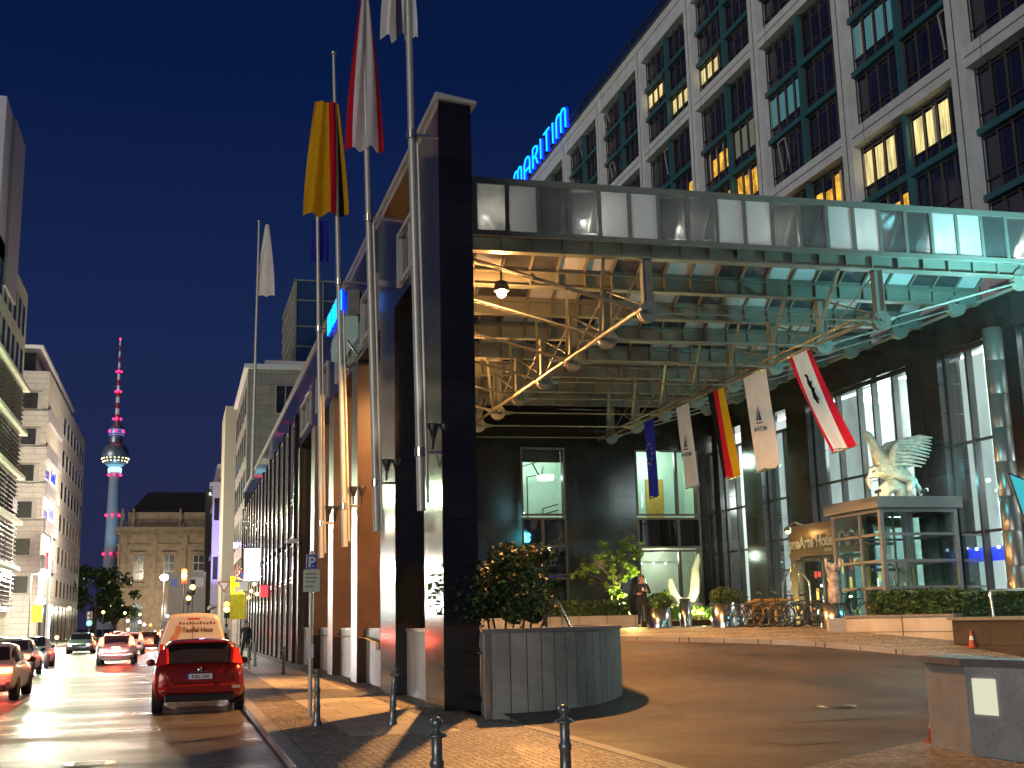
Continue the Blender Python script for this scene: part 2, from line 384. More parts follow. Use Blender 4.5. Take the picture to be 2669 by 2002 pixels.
# ------------------------------------------------------------------ hotel tower on the right (facade plane x = 29)
HX = 29.0; P0 = 36.9; PP = 8.13; ZB = 22.9; ZP = 8.9
tower = thing('hotel_tower', 'tall grey concrete hotel tower with teal window grid rising behind the glass canopy', 'building', (HX, 60, 0))
O = Vector((HX, 60, 0))
def rel(mb): mb.v = [(a-O.x, b-O.y, c-O.z) for a, b, c in mb.v]; return mb
ks = list(range(-2, 10)); ZTOP = 39.0
YA = P0+PP*(-2)-.42; YZ = P0+PP*10+.42
M['lit_cream'] = lit('lit_room_cream', (1.0,.82,.34), 1.0, 1.6)
M['lit_yellow'] = lit('lit_room_yellow', (1.0,.50,.05), 1.2, 1.2, (1,2,1.5), .25)
M['lit_dim'] = emis('lit_room_dim', (.40,.42,.30), .28)
M['lit_cyan'] = emis('lit_room_cyan', (.10,.30,.34), .5)
M['curtain'] = mat('curtain', (.7,.65,.5), .8, var=.25, scale=2, stretch=(1,9,.2))
# wall grid
mb = MB()
for k in range(-2, 11):
    y = P0+PP*k
    mb.box(HX-.10, HX+.6, y-.42, y+.42, 10.8, ZTOP+.4)
zs = [ZB-ZP, ZB, ZB+ZP]
for z in zs: 
    for k in range(-2, 10):
        mb.box(HX-.06, HX+.6, P0+PP*k+.42, P0+PP*(k+1)-.42, z-.42, z+.42)
mb.box(HX-.13, HX+.6, YA, YZ, ZTOP+.4, ZTOP+.95)
for k in range(-2, 10): mb.box(HX-.05, HX+.6, P0+PP*k+.42, P0+PP*(k+1)-.42, ZTOP-.55, ZTOP+.4)
mb.box(HX+.9, HX+14, YA, YZ, 10.8, ZTOP+.9)
rel(mb).build('wall', M['concrete'], tower)
mb = MB()
for k in range(-2, 11):
    y = P0+PP*k; mb.box(HX-.104, HX-.08, y-.035, y+.035, 10.8, ZTOP+.4)
for z in zs:
    for k in range(-2, 10): mb.box(HX-.064, HX-.03, P0+PP*k+.42, P0+PP*(k+1)-.42, z-.03, z+.03)
rel(mb).build('shadow_joint', M['groove'], tower)
mb = MB(); mb.box(HX-.3, HX+14.2, YA-.1, YZ+.1, ZTOP+.95, ZTOP+1.03)
for k in range(60):
    y = YA+.5+k*(YZ-YA-1)/59
    mb.box(HX-.26, HX-.2, y-.03, y+.03, ZTOP+1.03, ZTOP+1.6)
mb.box(HX-.28, HX-.18, YA, YZ, ZTOP+1.6, ZTOP+1.7); mb.box(HX-.25, HX-.21, YA, YZ, ZTOP+1.3, ZTOP+1.34)
rel(mb).build('roof_edge', M['steel_dk'], tower)
LIT = {(3,1,4):'lit_cream',(3,0,3):'lit_cream',(2,1,3):'lit_cream',(3,0,1):'lit_yellow',(2,1,1):'lit_yellow',(2,0,0):'lit_yellow',
       (1,0,-1):'lit_yellow',(0,1,-2):'lit_yellow',(0,1,-1):'lit_cream',(0,0,-1):'lit_cream',(2,0,1):'lit_dim',(0,1,1):'lit_cyan',(1,1,1):'lit_cyan',(1,1,-1):'lit_yellow',(2,1,0):'lit_yellow',(3,0,0):'lit_yellow',(5,0,3):'lit_dim'}
rs = random.Random(3)
for k in range(-2, 10):
    for g in (-1, 0, 1):
        y0 = P0+PP*k+.42; y1 = P0+PP*(k+1)-.42; z0 = ZB+ZP*g+.42; z1 = ZB+ZP*(g+1)-.42
        if g == 1: z1 = ZTOP-.55
        if g == -1: z0 = max(z0, 10.9)
        fr = MB(); fr.mi(0)
        ym = (y0+y1)/2; sh = (z1-z0)/3
        fr.box(HX+.12, HX+.45, ym-.11, ym+.11, z0, z1)
        for q in (1, 2): fr.box(HX+.15, HX+.44, y0, y1, z0+sh*q-.13, z0+sh*q+.13)
        fr.mi(1)
        for h in (0, 1):
            a = y0 if h == 0 else ym+.15; b = ym-.15 if h == 0 else y1
            for j in range(0, 5):
                yy = a+(b-a)*j/4; fr.box(HX+.34, HX+.42, yy-.022, yy+.022, z0, z1)
            for q in range(3):
                zb = z0+sh*q
                for zz in (zb+.75, zb+sh-.22): fr.box(HX+.35, HX+.415, a, b, zz-.018, zz+.018)
        w = rel(fr).build('window', [M['teal'], M['bronze']], tower)
        pn = MB()
        pn.box(HX+.47, HX+.5, y0, y1, z0, z1)
        rel(pn).build('pane', M['darkglass'], w)
        for h in (0, 1):
            for q in range(3):
                key = (k, h, g*3+q)
                a = y0 if h == 0 else ym+.15; b = ym-.15 if h == 0 else y1
                zb = z0+sh*q
                if key in LIT:
                    lp = MB()
                    for j in range(4):
                        if LIT[key] == 'lit_yellow' and rs.random() < .1: continue
                        if LIT[key] == 'lit_cream' and j == 0: continue
                        yy = a+(b-a)*j/4; yw = (b-a)/4
                        top = zb+sh-.3-rs.random()*(.7 if LIT[key] == 'lit_yellow' else .1)
                        lp = MB(); lp.box(HX+.455, HX+.465, yy+.08, yy+yw-.08, zb+.80, top)
                        rel(lp).build('lit_pane', M[LIT[key]], w)
                    if LIT[key] != 'lit_dim':
                        for j in range(4):
                            yy = a+(b-a)*j/4; yw = (b-a)/4; cu = MB()
                            cu.box(HX+.44, HX+.452, yy+.04, yy+.05+rs.random()*.35*yw, zb+.78, zb+sh-.28)
                            rel(cu).build('curtain', M['curtain'], w)
                elif rs.random() < .30:
                    # tilted-in casement and a pale blind edge
                    j = rs.choice((0, 1, 2, 3)); yy = a+(b-a)*j/4; yw = (b-a)/4
                    cs = MB()
                    cs.bar((HX+.40, yy+.06, zb+.8), (HX+.20, yy+.06, zb+sh-.35), .05)
                    cs.bar((HX+.40, yy+yw-.06, zb+.8), (HX+.20, yy+yw-.06, zb+sh-.35), .05)
                    cs.bar((HX+.20, yy+.06, zb+sh-.35), (HX+.20, yy+yw-.06, zb+sh-.35), .06)
                    rel(cs).build('casement', M['alu'], w)
# roof letters, parallel to the facade edge
M['neon'] = emis('neon_blue', (.0,.02,1.0), 2.5)
M['neon_core'] = emis('neon_cyan', (.0,.40,1.0), 3)
sg = thing('roof_sign', 'blue glowing neon letters standing on the roof edge of the grey tower', 'sign', (HX-.3, 92, ZTOP+1.4))
NZ = ZTOP+1.0
def neon_word(mb, org, h, w, gap, r, x=0.0):
    arc = lambda c, rad, n=8: [(c-rad*math.cos(PI*i/n), .0+rad*math.sin(PI*i/n)) for i in range(n+1)]
    a = .5; hm = 1-.24
    m = [[(0,0),(0,hm)]+[(.24-.24*math.cos(PI*i/8), hm+.24*math.sin(PI*i/8)) for i in range(1,8)]+[(.48,hm),(.48,.0)], [(.48,hm)]+[(.72-.24*math.cos(PI*i/8), hm+.24*math.sin(PI*i/8)) for i in range(1,8)]+[(.96,hm),(.96,0)]]
    A = [[(0,0),(0,.65)]+[(.34-.34*math.cos(PI*i/8), .65+.34*math.sin(PI*i/8)) for i in range(1,8)]+[(.68,.65),(.68,0)], [(0,.36),(.68,.36)]]
    R = [[(0,0),(0,1),(.3,1),(.5,.9),(.55,.75),(.5,.6),(.3,.5),(0,.5)], [(.3,.5),(.55,0)]]
    I = [[(0,0),(0,1)]]; T = [[(.3,0),(.3,1)],[(0,1),(.6,1)]]
    y = 0
    for g, gw in ((m,.96),(A,.68),(R,.55),(I,.0),(T,.6),(I,.0),(m,.96)):
        for st in g: mb.tube([(org[0]+x, org[1]-(y+p*w), org[2]+q*h) for p, q in st], r, 8)
        y += gw*w+gap
tm = MB(); neon_word(tm, (HX-.42, 98.6, NZ), 1.75, 2.45, .98, .15)
tm.v = [(a-HX+.3, b-92, c-ZTOP-1.4) for a, b, c in tm.v]; tm.build('letters', M['neon'], sg)
tm = MB(); neon_word(tm, (HX-.58, 98.6, NZ), 1.75, 2.45, .98, .075)
tm.v = [(a-HX+.3, b-92, c-ZTOP-1.4) for a, b, c in tm.v]; tm.build('glow_lettering', M['neon_core'], sg)
mb = MB(); mb.box(-.1, .1, -9, 7, -.02, .08)
for k in range(9): mb.box(-.05, .05, -8.6+k*1.9, -8.5+k*1.9, .08, .9)
mb.build('sign_frame', M['steel_dk'], sg)

# ------------------------------------------------------------------ podium / lobby front (x = 22.5) and dark wing (y = 47.3)
LX = 22.5
pod = thing('hotel_lobby_front', 'dark granite hotel entrance building with tall lit lobby windows under the canopy', 'building', (LX, 35, 1.2))
O = Vector((LX, 35, 1.2))
WIN = [(28.75,31.1),(32.75,39.25),(40.8,43.1),(44.7,47.0),(21.5,27.4)]
mb = MB(); mb.box(LX-.02, LX+.9, 14, 47.3, 9.55, 10.6)
edges = [14, 21.5, 27.4, 28.75, 31.1, 32.75, 39.25, 40.8, 43.1, 44.7, 47.0, 47.3]
for i in range(0, len(edges)-1, 2):
    mb.box(LX, LX+.9, edges[i], edges[i+1], 1.1, 9.55)
mb.box(LX+.9, LX+7, 14, 47.3, 10.2, 10.55)
rel(mb).build('wall', M['granite'], pod)
mb = MB(); mb.box(LX-.08, LX+1.0, 14, 47.28, 10.6, 10.68); rel(mb).build('coping', M['alu'], pod)
# interior of the lobby
M['lobby_wall_glow'] = mat('lobby_wall_glow', (.70,.72,.68), .7, var=.05, emit=(.8,.88,.86), es=.38)  # wall emits by itself, standing in for room light falling on it
M['lobby_warm'] = mat('lobby_wood', (.42,.27,.15), .5, var=.2)
M['ceil_light'] = emis('ceiling_light', (.92,.96,1.0), 6.0)
M['ceil_soft'] = emis('ceiling_soft', (.85,.93,.96), 4)
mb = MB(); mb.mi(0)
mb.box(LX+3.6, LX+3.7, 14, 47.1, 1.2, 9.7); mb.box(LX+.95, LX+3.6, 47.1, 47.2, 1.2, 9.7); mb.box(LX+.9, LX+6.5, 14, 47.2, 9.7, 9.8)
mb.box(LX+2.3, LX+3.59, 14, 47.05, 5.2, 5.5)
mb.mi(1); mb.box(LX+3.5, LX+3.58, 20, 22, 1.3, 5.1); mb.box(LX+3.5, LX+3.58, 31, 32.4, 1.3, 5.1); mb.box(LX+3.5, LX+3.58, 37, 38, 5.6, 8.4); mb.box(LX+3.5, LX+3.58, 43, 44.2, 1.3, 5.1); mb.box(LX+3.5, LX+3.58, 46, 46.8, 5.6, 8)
rel(mb).build('interior', [M['lobby_wall_glow'], M['lobby_warm']], pod)
mb = MB()
for k in range(14):
    y = 15.5+k*2.3
    mb.box(LX+1.2, LX+3.4, y, y+1.1, 9.62, 9.68)
rel(mb).build('ceiling_lights', M['ceil_light'], pod)
mb = MB(); mb.box(LX+2.4, LX+3.5, 15, 47, 5.12, 5.18); rel(mb).build('gallery_lights', M['ceil_soft'], pod)
mb = MB()
for k in range(20):
    y = 15+k*1.6
    mb.lathe((LX+2.35, y, 5.52), [(.02,0),(.02,1.0)], 6)
mb.box(LX+2.32, LX+2.38, 15, 46.5, 6.5, 6.55)
rel(mb).build('gallery_rail', M['alu'], pod)
mb = MB()
for y in (18, 23.5, 30, 36, 42): mb.lathe((LX+1.9, y, 1.3), [(.30,0),(.30,8.4)], 16)
rel(mb).build('inner_columns', M['plaster'], pod)
mb = MB(); 
M['glow_panel_mat'] = lit('glow_panel_emission', (.80,.90,.88), .75, .35, (1,1,.6), .6)  # panels glow by emission to brighten the lobby, in place of lamplight
for a, e in ((36.9,39.1),(29.9,31.0),(41.9,43.0),(22,24.5)): mb = MB(); mb.box(LX+.75, LX+.8, a, e, 1.3, 9.4); rel(mb).build('glow_panel', M['glow_panel_mat'], pod)
def shopwin(y0, y1, z0, z1, nv, hz, name='window'):
    f = MB()
    f.box(LX+.25, LX+.4, y0, y0+.09, z0, z1); f.box(LX+.25, LX+.4, y1-.09, y1, z0, z1)
    f.box(LX+.25, LX+.4, y0+.09, y1-.09, z1-.1, z1); f.box(LX+.25, LX+.4, y0+.09, y1-.09, z0, z0+.1)
    for j in nv: 
        f.box(LX+.2, LX+.42, y0+(y1-y0)*j-.05, y0+(y1-y0)*j+.05, z0+.1, z1-.1)
    for z in hz: f.box(LX+.27, LX+.38, y0+.09, y1-.09, z-.04, z+.04)
    w = rel(f).build('window', M['steel_dk'], pod)
    p = MB(); p.box(LX+.31, LX+.33, y0+.05, y1-.05, z0+.05, z1-.05); rel(p).build('pane', M['glass'], w)
    l = MB(); l.box(LX+.42, LX+.5, y0+.12, y0+.3, z0+.1, z1-.1)
    rel(l).build('jamb', M['white'], w)
shopwin(28.75, 31.1, 1.3, 9.55, (.52,), (4.0, 6.7))
shopwin(32.75, 39.25, 1.3, 9.55, (.17,.36,.50,.72), (4.9, 6.4))
shopwin(40.8, 43.1, 1.3, 8.9, (.3,), (3.4, 4.6, 6.2))
shopwin(44.7, 47.0, 1.3, 8.9, (.5,), (4.4, 6.2))
shopwin(21.5, 27.4, 1.3, 9.55, (.3,.6), (4.6, 6.8))
# lobby blue shop fascia seen through the glass box
M['blue_lit'] = emis('blue_fascia', (.01,.04,.9), 1.6)
mb = MB(); mb.box(LX+.5, LX+.7, 27.9, 33.0, 3.15, 3.55); rel(mb).build('blue_fascia', M['blue_lit'], pod)
M['dot_light'] = emis('small_lights', (.7,.8,1.0), 10)
mb = MB()
for k in range(9): mb.sphere((LX+.42, 28.6+k*.5, 3.52+.05*(k % 2)), .05, 8)
rel(mb).build('fascia_bulbs', M['dot_light'], pod)
# display of goods and small lamps along the ground floor
M['glow_a'] = emis('shop_glow_white', (1,.95,.8), 2.4); M['glow_b'] = emis('shop_glow_blue', (.08,.12,1), 4); M['glow_c'] = emis('shop_glow_amber', (1,.5,.1), 3); M['glow_d'] = emis('shop_glow_red', (1,.08,.05), 1.5)
rs = random.Random(11)
mb = MB()
for k in range(70):
    y = rs.uniform(22, 46); z = rs.uniform(1.7, 4.2); x = LX+rs.uniform(1.2, 3.4)
    w = rs.uniform(.04, .14); h = rs.uniform(.05, .4)
    mb.mi(rs.choice((0,0,0,1,2,3))); mb.box(x, x+.05, y, y+w, z, z+h)
rel(mb).build('display_lights', [M['glow_a'], M['glow_b'], M['glow_c'], M['glow_d']], pod)
mb = MB()
for k in range(16):
    y = 20+k*1.65; x = LX+rs.uniform(1.4, 3.1)
    mb.box(x, x+.3, y, y+rs.uniform(.2,.6), 1.3, rs.uniform(2.2, 3.6))
rel(mb).build('display_cases', M['lobby_warm'], pod)
# entrance porch with lettered fascia
PX = 21.0
PYA = 33.4
por = thing('entrance_porch', 'brown metal entrance porch with illuminated lettering left of the glass box', 'porch', (PX, 36, 1.3))
O = Vector((PX, 36, 1.3))
M['porch'] = mat('porch_metal', (.24,.155,.10), .35, metal=.4, var=.08)
mb = MB(); mb.box(PX, PX+.25, 33.4, 38.5, 3.68, 4.80); mb.box(PX+.25, LX-.02, 33.4, 38.5, 4.4, 4.7); mb.box(PX+.02, PX+.24, 38.1, 38.45, 1.3, 3.68); mb.box(PX+.02, PX+.24, 33.4, 33.7, 1.3, 3.68)
rel(mb).build('fascia', M['porch'], por)
tm = MB(); text_mb(tm, 'proArte Hotel', .56, (PX-.05, 38.35, 3.98), (0,-1,0), (0,0,1), .05, bold=.012, squeeze=.93)
rel(tm).build('lettering', M['alu'], por)
tm = MB(); text_mb(tm, 'BERLIN', .16, (PX-.04, 36.0, 3.78), (0,-1,0), (0,0,1), .03); rel(tm).build('small_lettering', M['alu'], por)
tm = MB()
for yy in (34.7, 34.1, 33.6):
    pts = [(PX-.06, yy+.26*math.cos(a), 4.05+.32*math.sin(a)) for a in [PI*i/10 for i in range(11)]]
    tm.tube([(PX-.06, yy+.26, 3.9)]+pts+[(PX-.06, yy-.26, 3.9)], .07, 6)
rel(tm).build('arch_emblem', M['alu'], por)
mb = MB(); mb.box(PX+.1, PX+.18, 33.7, 33.8, 1.3, 3.66)
for y in (35.0, 36.4, 37.8): mb.box(PX+.08, PX+.18, y-.05, y+.05, 1.3, 3.66)
mb.box(PX+.08, PX+.18, 33.8, 38.1, 3.5, 3.62)
dr = rel(mb).build('door_frame', M['steel_dk'], por)
mb = MB(); mb.box(PX+.12, PX+.14, 33.8, 38.1, 1.3, 3.5); rel(mb).build('door_glass', M['glass'], dr)
M['bulb_warm'] = emis('sign_spot', (1,.55,.16), 14)
mb = MB(); mb.bar((PX-.02,37.2,4.72),(PX-.42,37.2,4.86),.06); mb.lathe((PX-.5,37.55,4.62), [(.16,-.04),(.13,.06),(.05,.12)], 12)
mb.bar((PX-.42,37.2,4.86),(PX-.5,37.55,4.75),.04)
sl = rel(mb).build('fascia_spotlight', M['brass'], por)
mb = MB(); mb.sphere((PX-.5,37.55,4.57), .09, 8); rel(mb).build('bulb', M['bulb_warm'], sl)
mb = MB(); rs = random.Random(77)
for k in range(40):
    y = rs.uniform(34, 38); z = rs.uniform(1.5, 3.4); w_ = rs.uniform(.04,.16); h_ = rs.uniform(.06,.5)
    mb.mi(rs.choice((0,0,1,2,3))); mb.box(PX+.7, PX+.74, y, y+w_, z, min(3.5, z+h_))
rel(mb).build('foyer_lights', [M['glow_a'], M['glow_b'], M['glow_c'], M['glow_d']], por)
# dark wing closing the forecourt
wing = thing('granite_wing', 'black polished granite wing with two green lit windows closing the forecourt', 'building', (16, 47.3, 1.2))
O = Vector((16, 47.3, 1.2)); WY = 47.3
mb = MB()
mb.box(5.6, 13.6, WY, WY+.6, 0, 12.2); mb.box(15.55, 18.72, WY, WY+.6, 1, 12.2); mb.box(21.65, 22.5, WY-.02, WY+.6, 1, 10.5)
mb.box(13.6, 15.55, WY, WY+.6, 8.85, 12.2); mb.box(18.72, 22.5, WY-.01, WY+.6, 8.82, 12.2)
rel(mb).build('wall', M['granite_black'], wing)
M['green_wall'] = mat('green_lit_wall', (.60,.72,.62), .8, var=.05)
M['green_glow'] = emis('green_room_light', (.62,.95,.75), 1.4)
def room(x0, x1, z0, z1, d=3.0, m='green_wall'):
    r = MB(); r.box(x0-.6, x1+.6, WY+d, WY+d+.1, z0-.2, z1+.4); r.box(x0-.7, x0-.6, WY+.6, WY+d, z0-.2, z1+.4); r.box(x1+.6, x1+.7, WY+.6, WY+d, z0-.2, z1+.4)
    r.box(x0-.6, x1+.6, WY+.6, WY+d, z0-.3, z0-.2); r.box(x0-.6, x1+.6, WY+.6, WY+d, z1+.4, z1+.5)
    return rel(r).build('room', M[m], wing)
room(13.6, 15.55, 5.98, 8.85); room(18.72, 21.65, 5.98, 8.82); room(18.72, 21.65, 1.5, 4.6, 2.2, 'plaster')
mb = MB(); mb.box(13.1, 16.0, WY+1.0, WY+2.6, 9.22, 9.24); mb.box(18.3, 22.0, WY+1.0, WY+2.6, 9.18, 9.2)
rel(mb).build('room_light', M['green_glow'], wing)
mb = MB(); mb.lathe((15.05, WY+1.2, 7.62), [(.01,.0),(.33,.0),(.36,.06),(.36,.2),(.01,.22)], 20)
M['lamp_white'] = emis('drum_lamp', (.9,1,.92), 7); rel(mb).build('drum_lamp', M['lamp_white'], wing)
mb = MB()
mb.bar((13.9,WY+1,8.15),(14.7,WY+1.3,8.4),.05); mb.bar((14.5,WY+1.2,8.3),(14.8,WY+1,7.6),.06); mb.bar((14.8,WY+1,7.6),(14.95,WY+1.2,8.2),.06)
mb.bar((13.9,WY+1,8.15),(13.8,WY+1,7.75),.06); mb.bar((14.6,WY+2.5,7.9),(14.6,WY+2.5,6.1),.05); mb.bar((14.6,WY+2.5,7.9),(15.2,WY+2.5,8.0),.05)
mb.bar((14.8,WY+.9,6.35),(15.5,WY+.9,6.55),.05); mb.bar((14.8,WY+.9,6.1),(15.5,WY+.9,6.3),.05); mb.bar((14.8,WY+.9,6.1),(14.8,WY+.9,6.35),.04)
mb.box(13.6,15.55,WY+.62,WY+.66,8.3,8.85)
rel(mb).build('stage_rig', M['bronze'], wing)
mb = MB(); mb.box(20.35, 21.2, WY+2.9, WY+2.96, 6.0, 7.9); rel(mb).build('inner_door', M['wood'], wing)
def wingwin(x0, x1, z0, z1, vs, hs, pm):
    f = MB(); w = .08
    f.box(x0, x0+w, WY-.03, WY+.12, z0, z1); f.box(x1-w, x1, WY-.03, WY+.12, z0, z1); f.box(x0+w, x1-w, WY-.03, WY+.12, z1-w, z1); f.box(x0+w, x1-w, WY-.03, WY+.12, z0, z0+w)
    for v in vs: f.box(v-.06, v+.06, WY-.05, WY+.12, z0+w, z1-w)
    for h in hs: f.box(x0+w, x1-w, WY-.02, WY+.11, h-.035, h+.035)
    o = rel(f).build('window', M['bronze'], wing)
    p = MB(); p.box(x0+.04, x1-.04, WY+.04, WY+.06, z0+.04, z1-.04); rel(p).build('pane', M[pm], o)
wingwin(13.6, 15.55, 5.98, 8.85, (), (), 'glass')
M['bluepane'] = mat('reflective_blue_pane', (.012,.016,.026), .03, var=.4, scale=1.2, spec=1, bump=.25, bscale=.9)
M['blackpane'] = mat('reflective_black_pane', (.006,.006,.007), .04, spec=1, bump=.15, bscale=.8)
wingwin(13.6, 15.55, 3.5, 5.90, (14.5,), (4.7,), 'bluepane')
wingwin(13.6, 15.55, 1.2, 3.42, (14.55,), (), 'blackpane')
wingwin(18.72, 21.65, 5.98, 8.82, (20.6,), (), 'glass')
wingwin(18.72, 21.65, 4.60, 5.90, (20.6,), (), 'blackpane')
wingwin(18.72, 21.65, 1.5, 4.52, (20.6,), (), 'glass')
mb = MB(); mb.box(18.8, 21.6, WY+.9, WY+.95, 4.02, 4.08); rel(mb).build('track_rail', M['alu'], wing)
mb = MB()
for x in (19.2, 19.75, 20.3, 21.0): mb.sphere((x, WY+.9, 4.0), .045, 8)
rel(mb).build('track_spots', M['lamp_white'], wing)
# ------------------------------------------------------------------ street colonnade (plane x = 4.87)
CX0 = 4.87
col = thing('street_colonnade', 'dark polished granite colonnade with flat roof line running along the pavement', 'building', (CX0, 36, 0))
O = Vector((CX0, 36, 0))
PIL = [(22.5,24.3,'granite_black'),(27.8,29.95,'granite_black'),(34.1,35.3,'granite_lamplit'),(39.7,41.0,'granite_lamplit'),(45.6,46.9,'granite_lamplit')]
for y0, y1, m in PIL:
    top = 12.42 if y0 < 23 else 9.35
    mb = MB(); mb.box(CX0, CX0+.70, y0, y1, .1, top)
    rel(mb).build('pillar', M[m], col)
mb = MB(); mb.box(CX0+.7, CX0+2.3, 51.7, 52.3, .1, 12.4); mb.box(CX0, CX0+.7, 51.7, 52.9, .1, 9.35)
rel(mb).build('pillar', M['granite_lamplit'], col)
# spandrel above the openings, pierced by strip windows
mb = MB()
mb.box(CX0, CX0+.70, 24.3, 52.9, 11.0, 12.42); mb.box(CX0, CX0+.70, 24.3, 52.9, 9.35, 9.68)
for y0, y1 in [(27.3,30.4),(33.3,35.9),(39.2,41.5),(45.2,47.3),(51.3,52.9)]: mb.box(CX0, CX0+.7, y0, y1, 9.68, 11.0)
mb.box(CX0, CX0+.7, 24.3, 24.6, 9.68, 11.0)
rel(mb).build('spandrel', M['granite_black'], col)
for y0, y1 in [(24.6,27.2),(30.4,33.3),(35.9,39.2),(41.5,45.2),(47.3,51.3)]:
    f = MB(); w = .09; x0 = CX0-.05; x1 = CX0+.25
    f.box(x0, x1, y0, y0+w, 9.68, 11.0); f.box(x0, x1, y1-w, y1, 9.68, 11.0); f.box(x0, x1, y0+w, y1-w, 10.91, 11.0); f.box(x0, x1, y0+w, y1-w, 9.68, 9.77)
    ym = (y0+y1)/2; f.box(x0+.05, x1-.05, ym-.04, ym+.04, 9.77, 10.91)
    wo = rel(f).build('window', M['alu'], col)
    p = MB(); p.box(CX0+.08, CX0+.1, y0+.05, y1-.05, 9.72, 10.96); rel(p).build('pane', M['darkglass'], wo)
# sloping coping
mb = MB()
mb.prism([(CX0-.07,12.42),(CX0+.80,12.36),(CX0+.80,12.43),(CX0-.07,12.56)], 22.4, 98.6, 'xz')
rel(mb).build('coping', M['alu'], col)
# retaining walls of the raised forecourt between the pillars
for y0, y1 in [(24.3,27.8),(29.95,34.1),(35.3,39.7),(41.0,45.6),(46.9,51.7)]:
    mb = MB(); mb.box(CX0+.27, CX0+.55, y0+.0, y1, .1, 1.56); o = rel(mb).build('parapet', M['planter_light'], col)
    mb = MB(); mb.box(CX0+.24, CX0+.58, y0+.01, y1-.01, 1.56, 1.62); rel(mb).build('parapet_cap', M['capstone'], o)
# glazed wing of the same street front, y 53 .. 98
gl = thing('glass_office_front', 'long glossy dark glass street front with vertical fins beyond the lamplit granite pillar', 'building', (CX0, 75, 0))
O = Vector((CX0, 75, 0))
M['dark_band'] = mat('dark_gloss_band', (.022,.024,.035), .09, var=.2, scale=.5, spec=.9)
M['fin'] = mat('fin_metal', (.06,.058,.062), .22, metal=.7, var=.1)
M['shopglass'] = mat('shop_glass', (.03,.03,.035), .07, var=.4, scale=.35, spec=1.0)
M['pinkish'] = mat('pale_sill', (.5,.40,.38), .4, metal=.4)
mb = MB(); mb.box(CX0, CX0+12, 52.9, 98.5, 10.9, 12.42); mb.box(CX0+.08, CX0+12, 52.9, 98.5, 5.4, 5.9)
rel(mb).build('roof_band', M['dark_band'], gl)
nb = 15; bw = (98.5-52.9)/nb
mb = MB()
for k in range(nb+1):
    y = 52.9+bw*k; mb.box(CX0-.14, CX0+.3, y-.15, y+.15, .12, 11.0)
rel(mb).build('fins', M['fin'], gl)
M['shop_light'] = emis('shop_interior', (.85,1.0,.82), 1.8); M['shop_warm'] = emis('shop_warm', (1,.75,.45), 1.4); M['shop_dim'] = emis('office_dim', (.35,.36,.38), .35)
rs = random.Random(5)
for k in range(nb):
    y0 = 52.9+bw*k+.12; y1 = 52.9+bw*(k+1)-.12
    f = MB(); 
    for a, b in ((.15,3.7),(3.75,5.3),(5.6,7.2),(7.3,10.85)):
        f.box(CX0-.02, CX0+.16, y0, y0+.07, a, b); f.box(CX0-.02, CX0+.16, y1-.07, y1, a, b); f.box(CX0-.03, CX0+.17, y0+.07, y1-.07, b-.08, b); f.box(CX0-.03, CX0+.17, y0+.07, y1-.07, a, a+.08)
    w = rel(f).build('window', M['pinkish'] if k % 2 == 0 else M['alu'], gl)
    p = MB(); p.box(CX0+.03, CX0+.05, y0+.05, y1-.05, 3.7, 10.9)
    rel(p).build('pane', M['shopglass'], w)
    p = MB(); p.box(CX0+.1, CX0+.12, y0+.05, y1-.05, .15, 3.65); rel(p).build('shop_pane', M['glass'], w)
    it = MB(); it.box(CX0+1.5, CX0+1.55, y0, y1, .2, 3.5)
    rel(it).build('shop_interior', M['shop_light'] if k > 6 and k % 3 != 1 else (M['shop_warm'] if rs.random() < .4 else M['shop_dim']), w)
    it = MB()
    for j in range(3):
        yy = rs.uniform(y0+.2, y1-.3); it.box(CX0+.9, CX0+1.1, yy, yy+.25, .2, rs.uniform(1.2, 2.8))
    rel(it).build('display', M['black'], w)
# small lit shop signs projecting from the front
def projsign(name, label, y, z0, z1, x0, x1, m, frame='steel_dk'):
    t = thing(name, label, 'sign', (CX0, y, (z0+z1)/2))
    a = MB(); a.box(x0-CX0, x1-CX0, -.12, .12, z0-(z0+z1)/2, z1-(z0+z1)/2); a.build('lit_face', m, t)
    b = MB(); b.box(x0-CX0-.03, x1-CX0+.03, -.09, .09, (z1-z0)/2, (z1-z0)/2+.05); b.box(x1-CX0, .02, -.03, .03, -.03, .03); b.build('bracket', M[frame], t)
    return t
M['sign_white'] = emis('sign_white', (1,1,.98), 9); M['sign_yellow'] = emis('sign_yellow', (.85,.95,.0), 3.5); M['sign_red'] = emis('sign_red', (1,.03,.04), 3)
projsign('light_box_sign', 'large white glowing box sign on the glass street front', 74, 4.4, 6.3, 3.75, 4.62, M['sign_white'])
projsign('small_sign', 'small red glowing sign below the large white box sign', 66, 3.25, 3.85, 4.2, 4.6, M['sign_red'])
t = thing('yellow_neon_sign', 'yellow neon sign hanging from the far end of the glass front', 'sign', (4.4, 97, 4.6))
tm = MB(); text_mb(tm, 'b', 2.2, (-.6,0,-.6), (1,0,0), (0,0,1), .1, bold=.06); text_mb(tm, 'i', 1.5, (.4,0,-.6), (1,0,0), (0,0,1), .1, bold=.06); tm.build('letters', M['sign_yellow'], t)
mb = MB(); mb.bar((-.6,0,-.7),(.45,0,-.7),.08); mb.build('bracket', M['steel_dk'], t)
